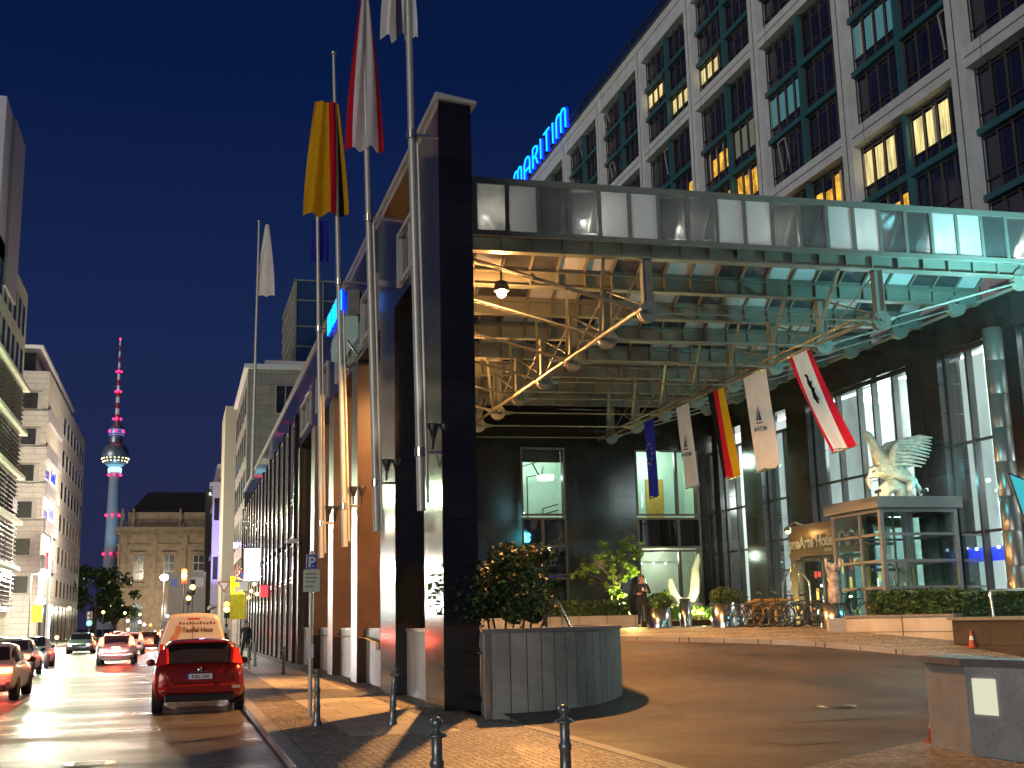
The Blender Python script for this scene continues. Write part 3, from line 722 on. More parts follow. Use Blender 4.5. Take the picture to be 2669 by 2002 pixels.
# vertical maritim neon on the wall crown
sg = thing('wall_sign', 'blue neon letters on grey boxes near the top of the granite colonnade', 'sign', (4.5, 34, 10.72))
tm = MB(); neon_word(tm, (-.12, 3.0, .08), .62, .62, .17, .045); tm.build('letters', M['neon'], sg); tm = MB(); neon_word(tm, (-.175, 3.0, .08), .62, .62, .17, .018); tm.build('glow_lettering', M['neon_core'], sg)
mb = MB(); mb.box(-.02,.36,-.5,3.2,0,.04)
for k in range(4): mb.box(.0,.34,-.45+k*.92,.35+k*.92,-.05,.68)
mb.build('letter_boxes', M['steel'], sg)
mb = MB()
for k in range(4): mb.box(-.05,.30,-.45+k*.92,.30+k*.92,-.75,-.12)
M['frost_lit'] = emis('pale_green_box', (.45,.6,.52), .25); mb.build('light_boxes', M['frost_lit'], sg)
mb = MB(); mb.bar((.05,0,-.75),(.37,0,-1.2),.05); mb.bar((.05,2,-.75),(.37,2,-1.2),.05); mb.build('bracket', M['steel_dk'], sg)
# surveillance camera on the brown pillar
t = thing('security_camera', 'white security camera sticking out of the lamplit granite pillar', 'camera', (4.87, 51.6, 5.15))
mb = MB(); mb.rbox((-.28,-.1,.1),(.26,0,.02),(0,.09,0),(0,0,.08)); mb.build('housing', M['white'], t)
mb = MB(); mb.bar((-.1,-.05,.02),(0,-.02,-.14),.06); mb.lathe((0,-.03,-.15),[(.08,0),(.08,.06)],10); mb.build('bracket', M['alu'], t)
# ------------------------------------------------------------------ glass canopy
can = thing('glass_canopy', 'wide steel and glass canopy with hanging trusses spanning the forecourt', 'canopy', (14, 36, 10))
O = Vector((14, 36, 10))
XA, XB = 5.60, 22.45; NT = 8; TY = [26+2.87*k for k in range(NT)]
rel0 = rel
def rel(mb):
    mb.v = [(a-14, b-36, c-10+(a-5.6)*.013) for a, b, c in mb.v]; return mb
XN1, XN2, ZN = 10.80, 17.25, 8.98
npan = 22; pw = (XB-XA)/npan
def truss(y):
    b = MB()
    b.box(XA, XB, y-.03, y+.03, 10.36, 10.70)          # web
    b.box(XA, XB, y-.13, y+.13, 10.70, 10.74); b.box(XA, XB, y-.13, y+.13, 10.32, 10.36)
    for i in range(npan+1):
        x = XA+i*pw; b.box(x-.02, x+.02, y-.125, y-.03, 10.36, 10.70); b.box(x-.02, x+.02, y+.03, y+.125, 10.36, 10.70)
    o = rel(b).build('truss_beam', M['steel'], can)
    for xe in (XA+.18, XB-.75):
        g = MB(); g.lathe((xe, y-.1, 10.28), [(.01,0),(.30,0),(.30,.2),(.01,.2)], 24, smooth=False, axis='y'); g.lathe((xe, y-.13, 10.33), [(.01,0),(.06,0),(.06,.05)], 12, axis='y')
        rel(g).build('end_plate', M['steel'], o)
    for xn in (XN1, XN2):
        p = MB(); p.box(xn-.11, xn+.11, y-.03, y+.03, ZN, 10.32); p.box(xn-.125, xn-.10, y-.1, y+.1, ZN+.12, 10.32); p.box(xn+.10, xn+.125, y-.1, y+.1, ZN+.12, 10.32)
        rel(p).build('truss_post', M['steel'], o)
        g = MB(); g.lathe((xn, y-.09, ZN), [(.001,-.04),(.04,-.04),(.04,0),(.09,0),(.10,-.012),(.14,-.012),(.15,0),(.26,0),(.26,.05),(.16,.06),(.16,.12),(.26,.13),(.26,.18),(.01,.19)], 28, smooth=False, axis='y')
        rel(g).build('node_disc', M['steel'], o)
    r = MB()
    for dy in (-.06, .06):
        r.tube([(XA+.45, y+dy, 10.2),(XN1-.45, y+dy, ZN+.12)], .028, 6); r.tube([(XB-1.0, y+dy, 10.15),(XN2+.45, y+dy, ZN+.12)], .028, 6)
    for a, bx in ((XN1, -1), (XN2, 1)): r.tube([(a+bx*.18, y, ZN+.04),(a+bx*.5, y, ZN+.14)], [.09,.045], 8)
    r.tube([(XN1+.2, y, ZN),(XN1+.6, y, ZN)], [.10,.03], 8); r.tube([(XN2-.2, y, ZN),(XN2-.6, y, ZN)], [.10,.03], 8)
    r.tube([(XN1+.55, y, ZN),(XN2-.55, y, ZN)], .026, 6)
    rel(r).build('tie_rod', M['steel'], o)
for y in TY: truss(y)
# longitudinal tubes with cross bracing
for xn, off in ((XN1, .32), (XN2, .32)):
    g = MB(); g.tube([(xn-.25, TY[0]-.3, ZN+.02),(xn-.25, TY[-1]+.9, ZN+.02)], .055, 8); rel(g).build('longitudinal_tube', M['steel'], can)
    b = MB()
    for k in range(NT-1):
        b.tube([(xn, TY[k], 10.3),(xn, TY[k+1], ZN+.15)], .025, 5); b.tube([(xn, TY[k], ZN+.15),(xn, TY[k+1], 10.3)], .025, 5)
        b.bar((xn-1.1, TY[k], 10.32),(xn-.2, TY[k+1], 9.1+.1), .08)
    rel(b).build('cross_bracing', M['steel'], can)
# front fascia band of glass
f = MB()
YF = 25.45; ZF0, ZF1 = 10.66, 11.80
f.box(XA, XB, YF-.05, YF+.06, ZF1, ZF1+.16); f.box(XA, XB, YF-.05, YF+.06, ZF0-.12, ZF0)
for i in range(npan+1):
    x = XA+i*pw; x = min(x, XB-.05); f.box(x-.045+.04*(i == 0), x+.045, YF-.045, YF+.05, ZF0, ZF1)
fo = rel(f).build('fascia_frame', M['steel'], can)
for i in range(npan):
    x = XA+i*pw; pane = MB(); pane.box(x+.045, x+pw-.045, YF-.012, YF+.012, ZF0, ZF1)
    frosted = (i < 3) or ((i-5) % 4 in (0, 1))
    rel(pane).build('fascia_pane', M['frost'] if frosted and i >= 0 and not (i in (3, 4)) else M['roofglass'], fo)
# saw-tooth roof: up-slope and down-slope between trusses
def roofz(v): return 10.80+.95*v
fr = MB(); pf = MB(); own = []
segs = []
segs.append((YF+.1, TY[0]+.3, 11.85, 10.95))
for k in range(NT):
    ya = TY[k]; yb = TY[k]+2.87; ym = (ya+yb)/2
    segs.append((ya, ym, 10.80, 11.75)); segs.append((ym, yb, 11.75, 10.80))
for si, (ya, yb, za, zb) in enumerate(segs):
    dy, dz = yb-ya, zb-za
    for i in range(npan+1):
        x = min(XA+i*pw, XB-.03)
        fr.bar((x, ya, za), (x, yb, zb), .06, .12)
    fr.bar((XA, ya, za), (XB, ya, za), .09, .12)
    for i in range(npan):
        x = XA+i*pw; fz = ((i < 3) or ((i-5) % 4 in (0, 1))) and i not in (3, 4)
        tgt = MB() if 1 <= si <= 3 else pf.mi(0 if fz else 1)
        if tgt is not pf: own.append((tgt, fz))
        tgt.rbox((x+pw/2, (ya+yb)/2, (za+zb)/2+.05), (pw/2-.03, 0, 0), (0, dy/2-.01, dz/2), (0, 0, .01))
ro = rel(fr).build('roof_frame', M['steel'], can)
for q, fz in own: rel(q).build('roof_pane', M['frost'] if fz else M['roofglass'], ro)
rel(pf).build('roof_panes', [M['frost'], M['roofglass']], ro, kind='stuff')
# flag rail under the right nodes
g = MB(); g.tube([(XN2-.30, 26.2, 9.16),(XN2-.30, 46.6, 9.14)], .045, 8)
for y in TY[:7]: g.bar((XN2-.30, y, 9.15),(XN2, y, 9.05), .05)
rel(g).build('flag_rail', M['brass'], can)
# canopy floodlight (lit lamp near the left end)
M['sodium'] = emis('sodium_bulb', (1,.62,.25), 260)
def flood(loc, label, tilt=0):
    t = thing('floodlight', label, 'lamp', loc, 0, 'sodium floodlights under the canopy')
    m = MB(); m.lathe((0,0,0), [(.05,.30),(.16,.26),(.20,.10),(.19,.02)], 14); m.bar((0,0,.28),(0,0,.62),.05); m.build('housing', M['steel_dk'], t)
    m = MB(); m.sphere((0,0,-.03), .12, 12); m.build('bulb', M['sodium'], t)
    return t
flood((7.66,28,9.95), 'glaring orange floodlight hanging under the left end of the canopy')
flood((8.4,38,9.75), 'orange floodlight under the canopy farther back, behind the black granite pillar')
def lamp(kind, loc, col, e, **kw):
    l = bpy.data.lights.new('lamp', kind); l.color = col; l.energy = e
    for k, v in kw.items(): setattr(l, k, v)
    o = bpy.data.objects.new('light_source', l); COL.objects.link(o); o.location = loc; return o
SOD = (1,.45,.135)
def aim(o, tgt): o.rotation_euler = (Vector(tgt)-o.location).to_track_quat('-Z','Y').to_euler(); return o
aim(lamp('SPOT', (7.66,28,9.75), SOD, 10000, shadow_soft_size=.10, spot_size=math.radians(172), spot_blend=.25), (6.0,26.5,0))
aim(lamp('SPOT', (8.4,38,9.55), SOD, 6500, shadow_soft_size=.10, spot_size=math.radians(150), spot_blend=.5), (7.0,24,0))
lamp('POINT', (7.66,28,9.75), SOD, 600, shadow_soft_size=.12)
for k in range(7): lamp('POINT', (6.8+2.5*k, 26.05, 11.15+.03*k), (1,.94,.82), 55, shadow_soft_size=.08)  # added points behind the fascia, brighten its frosted panes
lamp('POINT', (8.4,38,9.2), SOD, 500, shadow_soft_size=.12)
# ------------------------------------------------------------------ flagpoles with wall brackets and spotlights
def flagpole(y, ztop, label, lean=.35, x=4.25, up=.0):
    t = thing('flagpole', label, 'flagpole', (x, y, 3.9), 0, 'flagpoles along the granite colonnade')
    b = MB(); H_ = ztop-3.9
    b.tube([(0,0,0),(-up*7.8/H_,0,7.8),(-up,-.02,H_)], [.085,.078,.045], 12); b.build('pole', M['alu'], t)
    b = MB(); b.sphere((-up,-.02,H_+.07), .085, 10); b.build('finial', M['brass'], t)
    b = MB(); b.tube([(.12,-.02,.15),(.12-up*7.6/H_,-.02,7.6)], .035, 8); b.build('halyard_tube', M['alu'], t)
    for z in (1.15, 7.78):
        b = MB(); b.bar((-up*z/H_,0,z),(4.87-x,0,z+.0),.06); b.lathe((-up*z/H_,0,z-.09),[(.11,0),(.11,.18)],12); b.build('bracket', M['brass'], t)
    for dx, s in ((.22,1),(.45,-1)):
        b = MB(); b.tube([(dx,-.05,1.2),(dx,-.10,1.42)], .03, 6); b.lathe((dx,-.12,1.42), [(.05,0),(.07,.1),(.13,.26),(.12,.28)], 10); b.build('spotlight', M['black'], t)
    b = MB(); b.tube([(.3,0,1.1),(.42,0,.7),(.42,0,.35)], .012, 5); b.build('cable', M['black'], t)
    return t
flagpole(22.7, 20.5, 'nearest tall grey flagpole, in front of the black corner pillar', x=4.50, up=.16*2.0)
flagpole(28.0, 19.6, 'second flagpole from the camera, carrying the red and white flag', x=4.47, up=.42)
flagpole(33.8, 18.9, 'third flagpole from the camera, beside the blue wall letters', x=4.48, up=.42)
flagpole(39.6, 18.6, 'fourth flagpole from the camera, between the brown pillars', x=4.48, up=.30)
t = thing('flagpole', 'far thin flagpole with white flag in front of the grey stone building', 'flagpole', (4.3, 77.8, 11.0))
b = MB(); b.tube([(0,0,0),(.12,0,17.4)], [.12,.06], 8); b.build('pole', M['alu'], t)
b = MB(); b.sphere((.12,0,17.5), .12, 8); b.build('finial', M['brass'], t)
b = MB(); b.bar((0,0,.3),(.57,0,.3),.1); b.build('bracket', M['alu'], t)

def cloth(name, col, rough=.8, tr=.5):
    m = bpy.data.materials.new(name); m.use_nodes = True; nt = m.node_tree; nt.nodes.clear(); ln = nt.links
    out = N(nt, 'ShaderNodeOutputMaterial'); d = N(nt, 'ShaderNodeBsdfDiffuse'); t = N(nt, 'ShaderNodeBsdfTranslucent')
    tc = N(nt, 'ShaderNodeTexCoord'); no = N(nt, 'ShaderNodeTexNoise', Scale=3.0, Detail=3.0); ln.new(tc.outputs['Object'], no.inputs['Vector'])
    mr = N(nt, 'ShaderNodeMapRange'); mr.inputs[3].default_value = .85; mr.inputs[4].default_value = 1.1; ln.new(no.outputs[0], mr.inputs[0])
    sc = N(nt, 'ShaderNodeVectorMath', operation='SCALE'); sc.inputs[0].default_value = col; ln.new(mr.outputs[0], sc.inputs['Scale'])
    ln.new(sc.outputs[0], d.inputs[0]); ln.new(sc.outputs[0], t.inputs[0])
    mx = N(nt, 'ShaderNodeMixShader'); mx.inputs[0].default_value = tr; ln.new(d.outputs[0], mx.inputs[1]); ln.new(t.outputs[0], mx.inputs[2]); ln.new(mx.outputs[0], out.inputs[0])
    return m
F = dict(white=cloth('cloth_white', (.78,.75,.74)), red=cloth('cloth_red', (.65,.02,.04)), gold=cloth('cloth_gold', (.75,.42,.02)), blk=cloth('cloth_black', (.02,.018,.018)), blue=cloth('cloth_blue', (.03,.04,.38)), navy=cloth('cloth_navy', (.06,.06,.14)), yel=cloth('cloth_star', (.8,.6,.1)))
def flag(label, group, loc, W, H, bands, axis='y', lean=0, fold=.05, nf=2.0, logo=None, sway=0.0, droop=0.0, hem=None):
    """vertical banner: bands = [(fraction, material)] across the width"""
    t = thing('flag', label, 'flag', loc, 0, group)
    tot = sum(f for f, m in bands); u0 = 0; mats = []; mb = MB()
    def P(u, v):     # u 0..1 across, v 0..1 down
        off = fold*math.sin(u*nf*2*PI+v*2.2)*(.35+v*.9)
        ww = W*(1-droop*math.sin(PI*min(1, v*1.0))*.0)
        k = 1-droop*(1-v)**1.5
        a = (u-.5)*ww*k+lean*v+sway*v*v
        z = -H*v-.04*math.sin(u*7)*v
        return (off, a, z) if axis == 'y' else (a, off, z)
    for i, (f, m) in enumerate(bands):
        u1 = u0+f/tot; mb.mi(i); mats.append(F[m])
        mb.grid(lambda a, v, u0=u0, u1=u1: P(u0+(u1-u0)*a, v), 8, 22); u0 = u1
    mb.build('cloth', mats, t)
    if axis == 'y' and hem is None:
        b = MB(); b.tube([P(0,0),P(1,0)], .035, 6); b.build('hem_rod', M['brass'], t); b = MB(); b.tube([P(0,1),P(1,1)], .03, 6); b.build('hem_rod', M['brass'], t)
    if logo:
        for nm, fn, mm in logo:
            b = MB(); fn(b, P); b.build(nm, F[mm], t)
    return t
def on_flag(P, W, H, pts, side=-.045):
    return [(Vector(P(.5-a/W, b/H))+Vector((side,0,0))) for a, b in pts]
def stars(b, P):
    for k in range(12):
        a = 2*PI*k/12; cx = .26*math.cos(a); cz = 1.35+.42*math.sin(a)
        pts = []
        for j in range(10):
            r = .062 if j % 2 == 0 else .027; an = PI/2+j*PI/5
            pts.append((cx+r*math.cos(an), cz-r*math.sin(an)))
        b.add(on_flag(P, .95, 3, pts), [tuple(range(10))])
def sail(W, H, zc):
    def fn(b, P):
        s = 1.0
        for pts in ([(-.16,zc),(-.03,zc),(-.03,zc-.42)], [(.0,zc),(.17,zc),(.0,zc-.52)], [(-.24,zc+.05),(.24,zc+.05),(.18,zc+.09),(-.18,zc+.09)]):
            b.add(on_flag(P, W, H, pts), [tuple(range(len(pts)))])
        tm = MB(); text_mb(tm, 'MARITIM', .20, (0,0,0), (1,0,0), (0,0,1), .002, 'CENTER', bold=.004)
        b.add([Vector(P(.5-x/W, (zc+.33-z)/H))+Vector((-.05,0,0)) for x, y, z in tm.v], tm.f)
    return fn
def bear(b, P):
    zc = 1.15
    body = [(-.10,.50),(-.16,.30),(-.12,.05),(-.16,-.15),(-.10,-.34),(-.15,-.42),(-.10,-.48),(-.03,-.44),(.08,-.40),(.10,-.34),(.03,-.30),(.06,-.18),(.20,-.22),(.22,-.17),(.08,-.08),(.08,.02),(.20,.0),(.22,.06),(.07,.12),(.08,.28),(.20,.36),(.20,.44),(.08,.40),(.0,.34),(-.02,.50)]
    b.add(on_flag(P, 1.25, 3.05, [(x, zc+z) for x, z in body]), [tuple(range(len(body)))])
G2 = 'banners hanging from the rail under the canopy'; XF = XN2-.30
flag('blue hanging banner with a ring of yellow stars, farthest on the rail', G2, (XF,41.2,9.08), .95, 2.95, [(1,'blue')], lean=-.1, fold=.03, logo=[('star_ring', stars, 'yel')])
flag('narrow white hanging banner with sail emblem, between the blue and the black red gold banner', G2, (XF,38.05,9.08), 1.1, 2.95, [(1,'white')], lean=-.45, fold=.025, logo=[('emblem', sail(1.1,2.95,1.55), 'navy')])
flag('black, red and gold hanging banner', G2, (XF,35.3,9.08), 1.25, 3.0, [(1,'gold'),(1,'red'),(1,'blk')], lean=-.75, fold=.05)
flag('broad white hanging banner with sail emblem, to the right of the black red gold banner', G2, (XF,32.5,9.1), 1.5, 3.05, [(1,'white')], lean=-.45, fold=.03, nf=1.0, logo=[('emblem', sail(1.5,3.05,1.55), 'navy')])
flag('red and white hanging banner with black bear, nearest on the rail', G2, (XF,29.7,9.1), 1.25, 3.05, [(1,'red'),(3.2,'white'),(1,'red')], lean=-1.5, sway=-.4, fold=.06, logo=[('bear', bear, 'blk')])
G1 = 'flags on the tall poles'
def polebanner(label, loc, W, H, bands, **kw):
    return flag(label, G1, loc, W, H, bands, axis='x', hem=1, **kw)
polebanner('white flag drooping from the nearest pole at the top edge', (4.1,22.75,16.6), .75, 2.75, [(1,'white'),(.25,'navy'),(1,'white')], fold=.16, nf=2.5, droop=.55)
polebanner('red and white flag drooping from the second pole', (4.15,27.9,17.55), .95, 4.1, [(.5,'red'),(2.6,'white'),(.35,'red')], fold=.16, nf=2.2, droop=.75)
polebanner('gold, red and black flag drooping behind the third pole', (3.85,33.7,17.3), 1.3, 3.6, [(2.2,'gold'),(.9,'red'),(.35,'blk'),(.3,'gold')], fold=.2, nf=2.4, droop=.45)
polebanner('dark blue flag hanging low from the fourth pole', (4.35,39.7,15.6), .62, 1.5, [(1,'blue')], fold=.14, nf=1.8, droop=.2)
polebanner('white flag with pale blue top on the far pole', (4.95,77.8,28.3), 1.15, 5.0, [(1,'white')], fold=.25, nf=1.6, droop=.8)

# ------------------------------------------------------------------ bollards
def bollard_proto():
    t = thing('bollard', '', 'bollard', (0,0,0))
    b = MB(); b.lathe((0,0,0), [(.085,0),(.085,.04),(.06,.09),(.053,.28),(.062,.30),(.062,.33),(.050,.35),(.047,.55),(.058,.57),(.058,.60),(.045,.62),(.042,.76),(.045,.775)], 16); b.build('post', M['iron'], t)
    b = MB(); b.lathe((0,0,0), [(.045,.775),(.085,.785),(.080,.80),(.05,.815),(.025,.83),(.022,.85),(.045,.865),(.052,.89),(.045,.915),(.02,.93),(.001,.932)], 16); b.build('finial', M['iron'], t)
    return t
BP = bollard_proto(); GB = 'cast iron bollards along the kerb and driveway'
bl = [((1.98,9.45),'nearest bollard, front left on the dark strip of shadow'),((3.26,10.15),'front bollard before the curved planter wall'),((2.27,20.54),'bollard right beside the parking sign pole with grass at its foot'),
      ((3.47,20.16),'bollard standing in front of the pale parapets of the colonnade'),((3.46,41.6),'far bollard in front of the brown pillar'),((2.61,47.3),'bollard close behind the red car on the pavement'),((3.05,50.5),'bollard between the two far ones by the glass front')]
for i, ((x, y), lab) in enumerate(bl):
    if i == 0: BP.location = (x, y, .12); BP['label'] = lab; BP['group'] = GB
    else:
        o = dup(BP, (x, y, .12), random.uniform(0,3), lab, GB)
        if i == 3: o.rotation_euler = (.02,.05,0)
# weeds at the bollard foot
# ------------------------------------------------------------------ parking sign
t = thing('parking_sign', 'grey pole with blue parking sign above a pale notice plate', 'sign', (2.35,22.4,.12))
b = MB(); b.tube([(0,0,0),(0,0,3.0)], .038, 12); b.build('pole', M['alu'], t)
M['sign_blue'] = mat('sign_blue', (.02,.08,.42), .35, var=.04); M['sign_pale'] = mat('sign_pale', (.62,.68,.52), .4, var=.06); M['ink'] = mat('sign_ink', (.05,.05,.06), .5)
b = MB(); b.box(-.092,.092,-.065,-.05,2.665,2.925); p = b.build('sign_plate', M['sign_blue'], t, bevel=.01)
b = MB(); b.box(-.098,.098,-.055,-.045,2.66,2.93); b.build('plate_rim', M['white'], t)
b = MB(); text_mb(b, 'P', .27, (-.07,-.068,2.70), (1,0,0), (0,0,1), .004, bold=.009); b.bar((.02,-.069,2.715),(.07,-.069,2.715),.016,.004); b.add([(.0,-.069,2.715),(.03,-.069,2.738),(.03,-.069,2.692)],[(0,1,2)]); b.build('letter', M['white'], p)
b = MB(); b.box(-.15,.15,-.065,-.05,2.245,2.65); p = b.build('notice_plate', M['sign_pale'], t, bevel=.02)
b = MB()
for z, w in ((2.56,.20),(2.49,.22),(2.42,.18),(2.33,.16)):
    for k in range(6): b.box(-.11+k*w/6,-.11+k*w/6+w/6-.008,-.0665,-.066,z,z+.022)
b.build('notice_lines', M['ink'], p)
b = MB(); b.box(-.05,.05,-.045,.045,1.05,1.3); b.build('sticker', M['white'], t)

# ------------------------------------------------------------------ foliage helper
def leaves(n, fn, size, mats, seed=1, sq=.5):
    rr = random.Random(seed); mb = MB()
    for i in range(n):
        p, m = fn(rr); p = Vector(p)
        d = Vector((rr.gauss(0,1), rr.gauss(0,1), rr.gauss(0,.6))).normalized(); e = d.cross(Vector((rr.gauss(0,1),rr.gauss(0,1),rr.gauss(0,1)))).normalized()
        s = size*rr.uniform(.45,1.75)
        mb.mi(m); mb.add([p-d*s, p+e*s*sq, p+d*s, p-e*s*sq], [(0,1,2,3)])
    return mb
def clumps(rr, cs, spread):
    c = rr.choice(cs); r = c[3]*rr.random()**.45
    v = Vector((rr.gauss(0,1), rr.gauss(0,1), rr.gauss(0,1))).normalized()*r
    return (c[0]+v.x, c[1]+v.y, c[2]+v.z*spread)
# ------------------------------------------------------------------ big curved planter wall at the corner
pl = thing('curved_planter', 'large curved grey stone planter wall beside the black corner pillar', 'planter', (5.45,23.2,0))
b = MB(); R_ = 3.05; a0 = -97*PI/180; a1 = 20*PI/180
b.lathe((0,0,0), [(R_,-.1),(R_,1.56)], 40, a0=a0, a1=a1); b.lathe((0,0,0), [(R_-.28,1.56),(R_-.28,.3)], 40, a0=a0, a1=a1)
p0 = (math.cos(a0)*R_, math.sin(a0)*R_)
b.add([(p0[0],p0[1],-.1),(.12,-.72,-.1),(.12,-.72,1.56),(p0[0],p0[1],1.56)], [(0,1,2,3)])
M['planter_curve'] = slabmat('flamed_granite_curved', (.36,.355,.305), (.28,.28,.24), (.05,.05,.045), .33, 3.0, .6, .009, 'wall', .6, .22, offset=0, speckscale=60, dirt=.3)
b.build('wall', M['planter_curve'], pl)
b = MB(); b.lathe((0,0,0), [(R_+.03,1.56),(R_+.03,1.63),(R_-.31,1.63),(R_-.31,1.56)], 40, a0=a0, a1=a1, smooth=False)
b.build('capstone', M['capstone'], pl)
b = MB(); b.lathe((0,0,0), [(.01,1.2),(R_-.25,1.2)], 32, a0=a0, a1=a1); b.build('soil', M['soil'], pl)
b = MB(); b.lathe((0,0,0), [(R_+.012,-.05),(R_+.012,1.55)], 1, a0=a0, a1=a0+.025); b.build('steel_edge', M['brass'], pl)
rr = random.Random(4)
cs = [(rr.uniform(5.1,7.0), rr.uniform(22.5,24.2), rr.uniform(1.95,2.6), rr.uniform(.35,.55)) for _ in range(34)]+[(rr.uniform(6.1,6.95), rr.uniform(22.8,24), rr.uniform(2.6,3.0), .36) for _ in range(10)]+[(rr.uniform(5.15,5.5), rr.uniform(22.8,24), rr.uniform(2.6,2.95), .24) for _ in range(5)]+[(6.35,23.2,3.15,.22)]+[(rr.uniform(4.95,7.3), rr.uniform(22.3,24.3), rr.uniform(1.8,3.2), rr.uniform(.1,.2)) for _ in range(22)]
bu = thing('bush', 'dense dark green bush with small orange blossoms in the curved planter', 'bush', (6.3,23.3,1.2))
def fb(rr):
    p = clumps(rr, cs, .9); m = 0
    if p[0] > 6.2 and p[2] > 2.2 and rr.random() < .035: m = 2
    elif rr.random() < .25: m = 1
    return (p[0]-6.3, p[1]-23.3, p[2]-1.2), m
M['blossom'] = mat('blossom', (.85,.45,.2), .6)
leaves(22000, fb, .042, None, 8).build('foliage', [M['leafdk'], M['leaf'], M['blossom']], bu)
b = MB()
for k in range(9):
    x = -1.0+k*.25; b.tube([(x*.5,0,-.1),(x,rr.uniform(-.4,.4),1.1)], [.03,.015], 6)
b.build('stem', M['bark'], bu)
hr = thing('handrail', 'brass stair handrail sloping down behind the curved planter', 'handrail', (7.38,24,1.3))
b = MB(); b.tube([(0,0,-.2),(0,0,.80),(.04,0,.85),(.2,0,.86),(.26,0,.82),(.56,-.0,.2),(.8,0,-.3)], .035, 10); b.tube([(.35,.0,-.2),(.35,0,.6)], .02, 8); b.build('rail', M['brass'], hr)
# ------------------------------------------------------------------ right foreground parapet with light
rp = thing('driveway_parapet', 'low pale granite parapet with a glowing cream panel at the right of the driveway', 'parapet', (9.1,13.4,0))
def seg(b, A, B, z0, z1, w):
    A = Vector((*A,0)); B = Vector((*B,0)); d = (B-A).normalized(); nn = Vector((d.y,-d.x,0))*w
    b.add([A+Vector((0,0,z0)),B+Vector((0,0,z0)),B-nn+Vector((0,0,z0)),A-nn+Vector((0,0,z0)),A+Vector((0,0,z1)),B+Vector((0,0,z1)),B-nn+Vector((0,0,z1)),A-nn+Vector((0,0,z1))],
          [(0,3,2,1),(4,5,6,7),(0,1,5,4),(1,2,6,5),(2,3,7,6),(3,0,4,7)])
M['rp_stone'] = slabmat('cool_granite', (.40,.43,.41), (.36,.385,.365), (.1,.1,.09), 1.1, 3, .6, .0, 'wall', .6, .25, offset=0, speckscale=60, dirt=.3)
c0 = (0,0); c1 = (-.23,-1.12); c2 = (.35,-4.4)
for nm, q0, q1 in (('stone_block', c0, c1), ('stone_wall', (-.232,-1.132), c2)):
    b = MB(); seg(b, q0, q1, .1, 1.14, .42)
    b.build(nm, M['rp_stone'], rp)
b = MB(); seg(b, (-.05,.05), (-.285,-1.12), 1.14, 1.22, .54); seg(b, (-.285,-1.125), (.29,-4.4), 1.14, 1.22, .54); b.build('capstone', M['capstone'], rp)
M['panel_glow'] = emis('panel_glow', (.88,.86,.62), .85)
d = Vector((c2[0]+.232, c2[1]+1.132, 0)).normalized(); nn = Vector((d.y,-d.x,0))
A = Vector((-.232,-1.132,0))+d*.10
b = MB(); b.rbox(A+d*.17+nn*.01+Vector((0,0,.80)), d*.165, nn*.012, Vector((0,0,.20))); b.build('light_panel', M['panel_glow'], rp)
# traffic cones
def cone(loc, s, label):
    t = thing('traffic_cone', label, 'cone', loc)
    M.setdefault('cone', mat('cone_orange', (.5,.09,.03), .5)); 
    b = MB(); b.box(-.17*s,.17*s,-.17*s,.17*s,0,.03*s); b.lathe((0,0,0), [(.13*s,.03*s),(.09*s,.28*s)], 14); b.lathe((0,0,0), [(.06*s,.42*s),(.025*s,.62*s),(.001,.625*s)], 14); b.build('body', M['cone'], t)
    b = MB(); b.lathe((0,0,0), [(.09*s,.28*s),(.06*s,.42*s)], 14); b.build('reflective_band', M['white'], t)
cone((19.0,25.9,hh(25.9)+.125), .68, 'small orange cone with white band beside the low brown wall')
cone((9.36,13.72,.125), .62, 'orange cone half hidden behind the left end of the foreground parapet')
# ------------------------------------------------------------------ low hedges
def hedge(name, label, x0, x1, y0, y1, z0, z1, n, mat_i, seed):
    t = thing(name, label, 'hedge', ((x0+x1)/2,(y0+y1)/2,z0)); cx, cy = (x0+x1)/2, (y0+y1)/2
    def f(rr):
        x = rr.uniform(x0,x1); y = rr.uniform(y0,y1); z = rr.uniform(z0,z1)
        if rr.random() < .75:
            s = rr.choice('xyzz')
            if s == 'x': y = y0+abs(rr.gauss(0,.06))
            elif s == 'y': x = rr.choice((x0,x1))
            else: z = z1+rr.gauss(0,.06)
        return (x-cx, y-cy, z-z0), 1 if rr.random() < .3 else 0
    leaves(n, f, .055, None, seed).build('foliage', [M[mat_i], M['leaf']], t)
    b = MB(); b.box(x0-cx+.08,x1-cx-.08,y0-cy+.08,y1-cy-.08,-.1,z1-z0-.1); b.build('inner_mass', M['leafdk'], t)
    return t
def seghedge(t, A, B, w, z0, z1, n, seed):
    A = Vector(A); B = Vector(B); d = B-A; nn = Vector((d.y,-d.x)).normalized()*w; c = t.location
    def f(rr):
        u = rr.random(); v = rr.random(); z = rr.uniform(z0,z1)
        s = rr.choice('ftt')
        if s == 'f': v = abs(rr.gauss(0,.07))
        else: z = z1+rr.gauss(0,.05)
        p = A+d*u-nn*v
        return (p.x-c.x, p.y-c.y, z-c.z), 1 if rr.random() < .3 else 0
    leaves(n, f, .05, None, seed).build('foliage', [M['leafdk'], M['leaf']], t)
    b = MB(); q = [A-nn*.1, B-nn*.1, B-nn, A-nn]
    b.add([(p.x-c.x,p.y-c.y,z-c.z) for z in (z0-.3,z1-.1) for p in q], [(0,3,2,1),(4,5,6,7),(0,1,5,4),(1,2,6,5),(2,3,7,6),(3,0,4,7)]); b.build('inner_mass', M['leafdk'], t)
hd = thing('hedge', 'trimmed dark hedge in front of the glass box', 'hedge', (19.2,29,1.2)); seghedge(hd, (18.75,30.0), (20.0,27.6), .8, 1.6, 2.2, 7000, 21); 
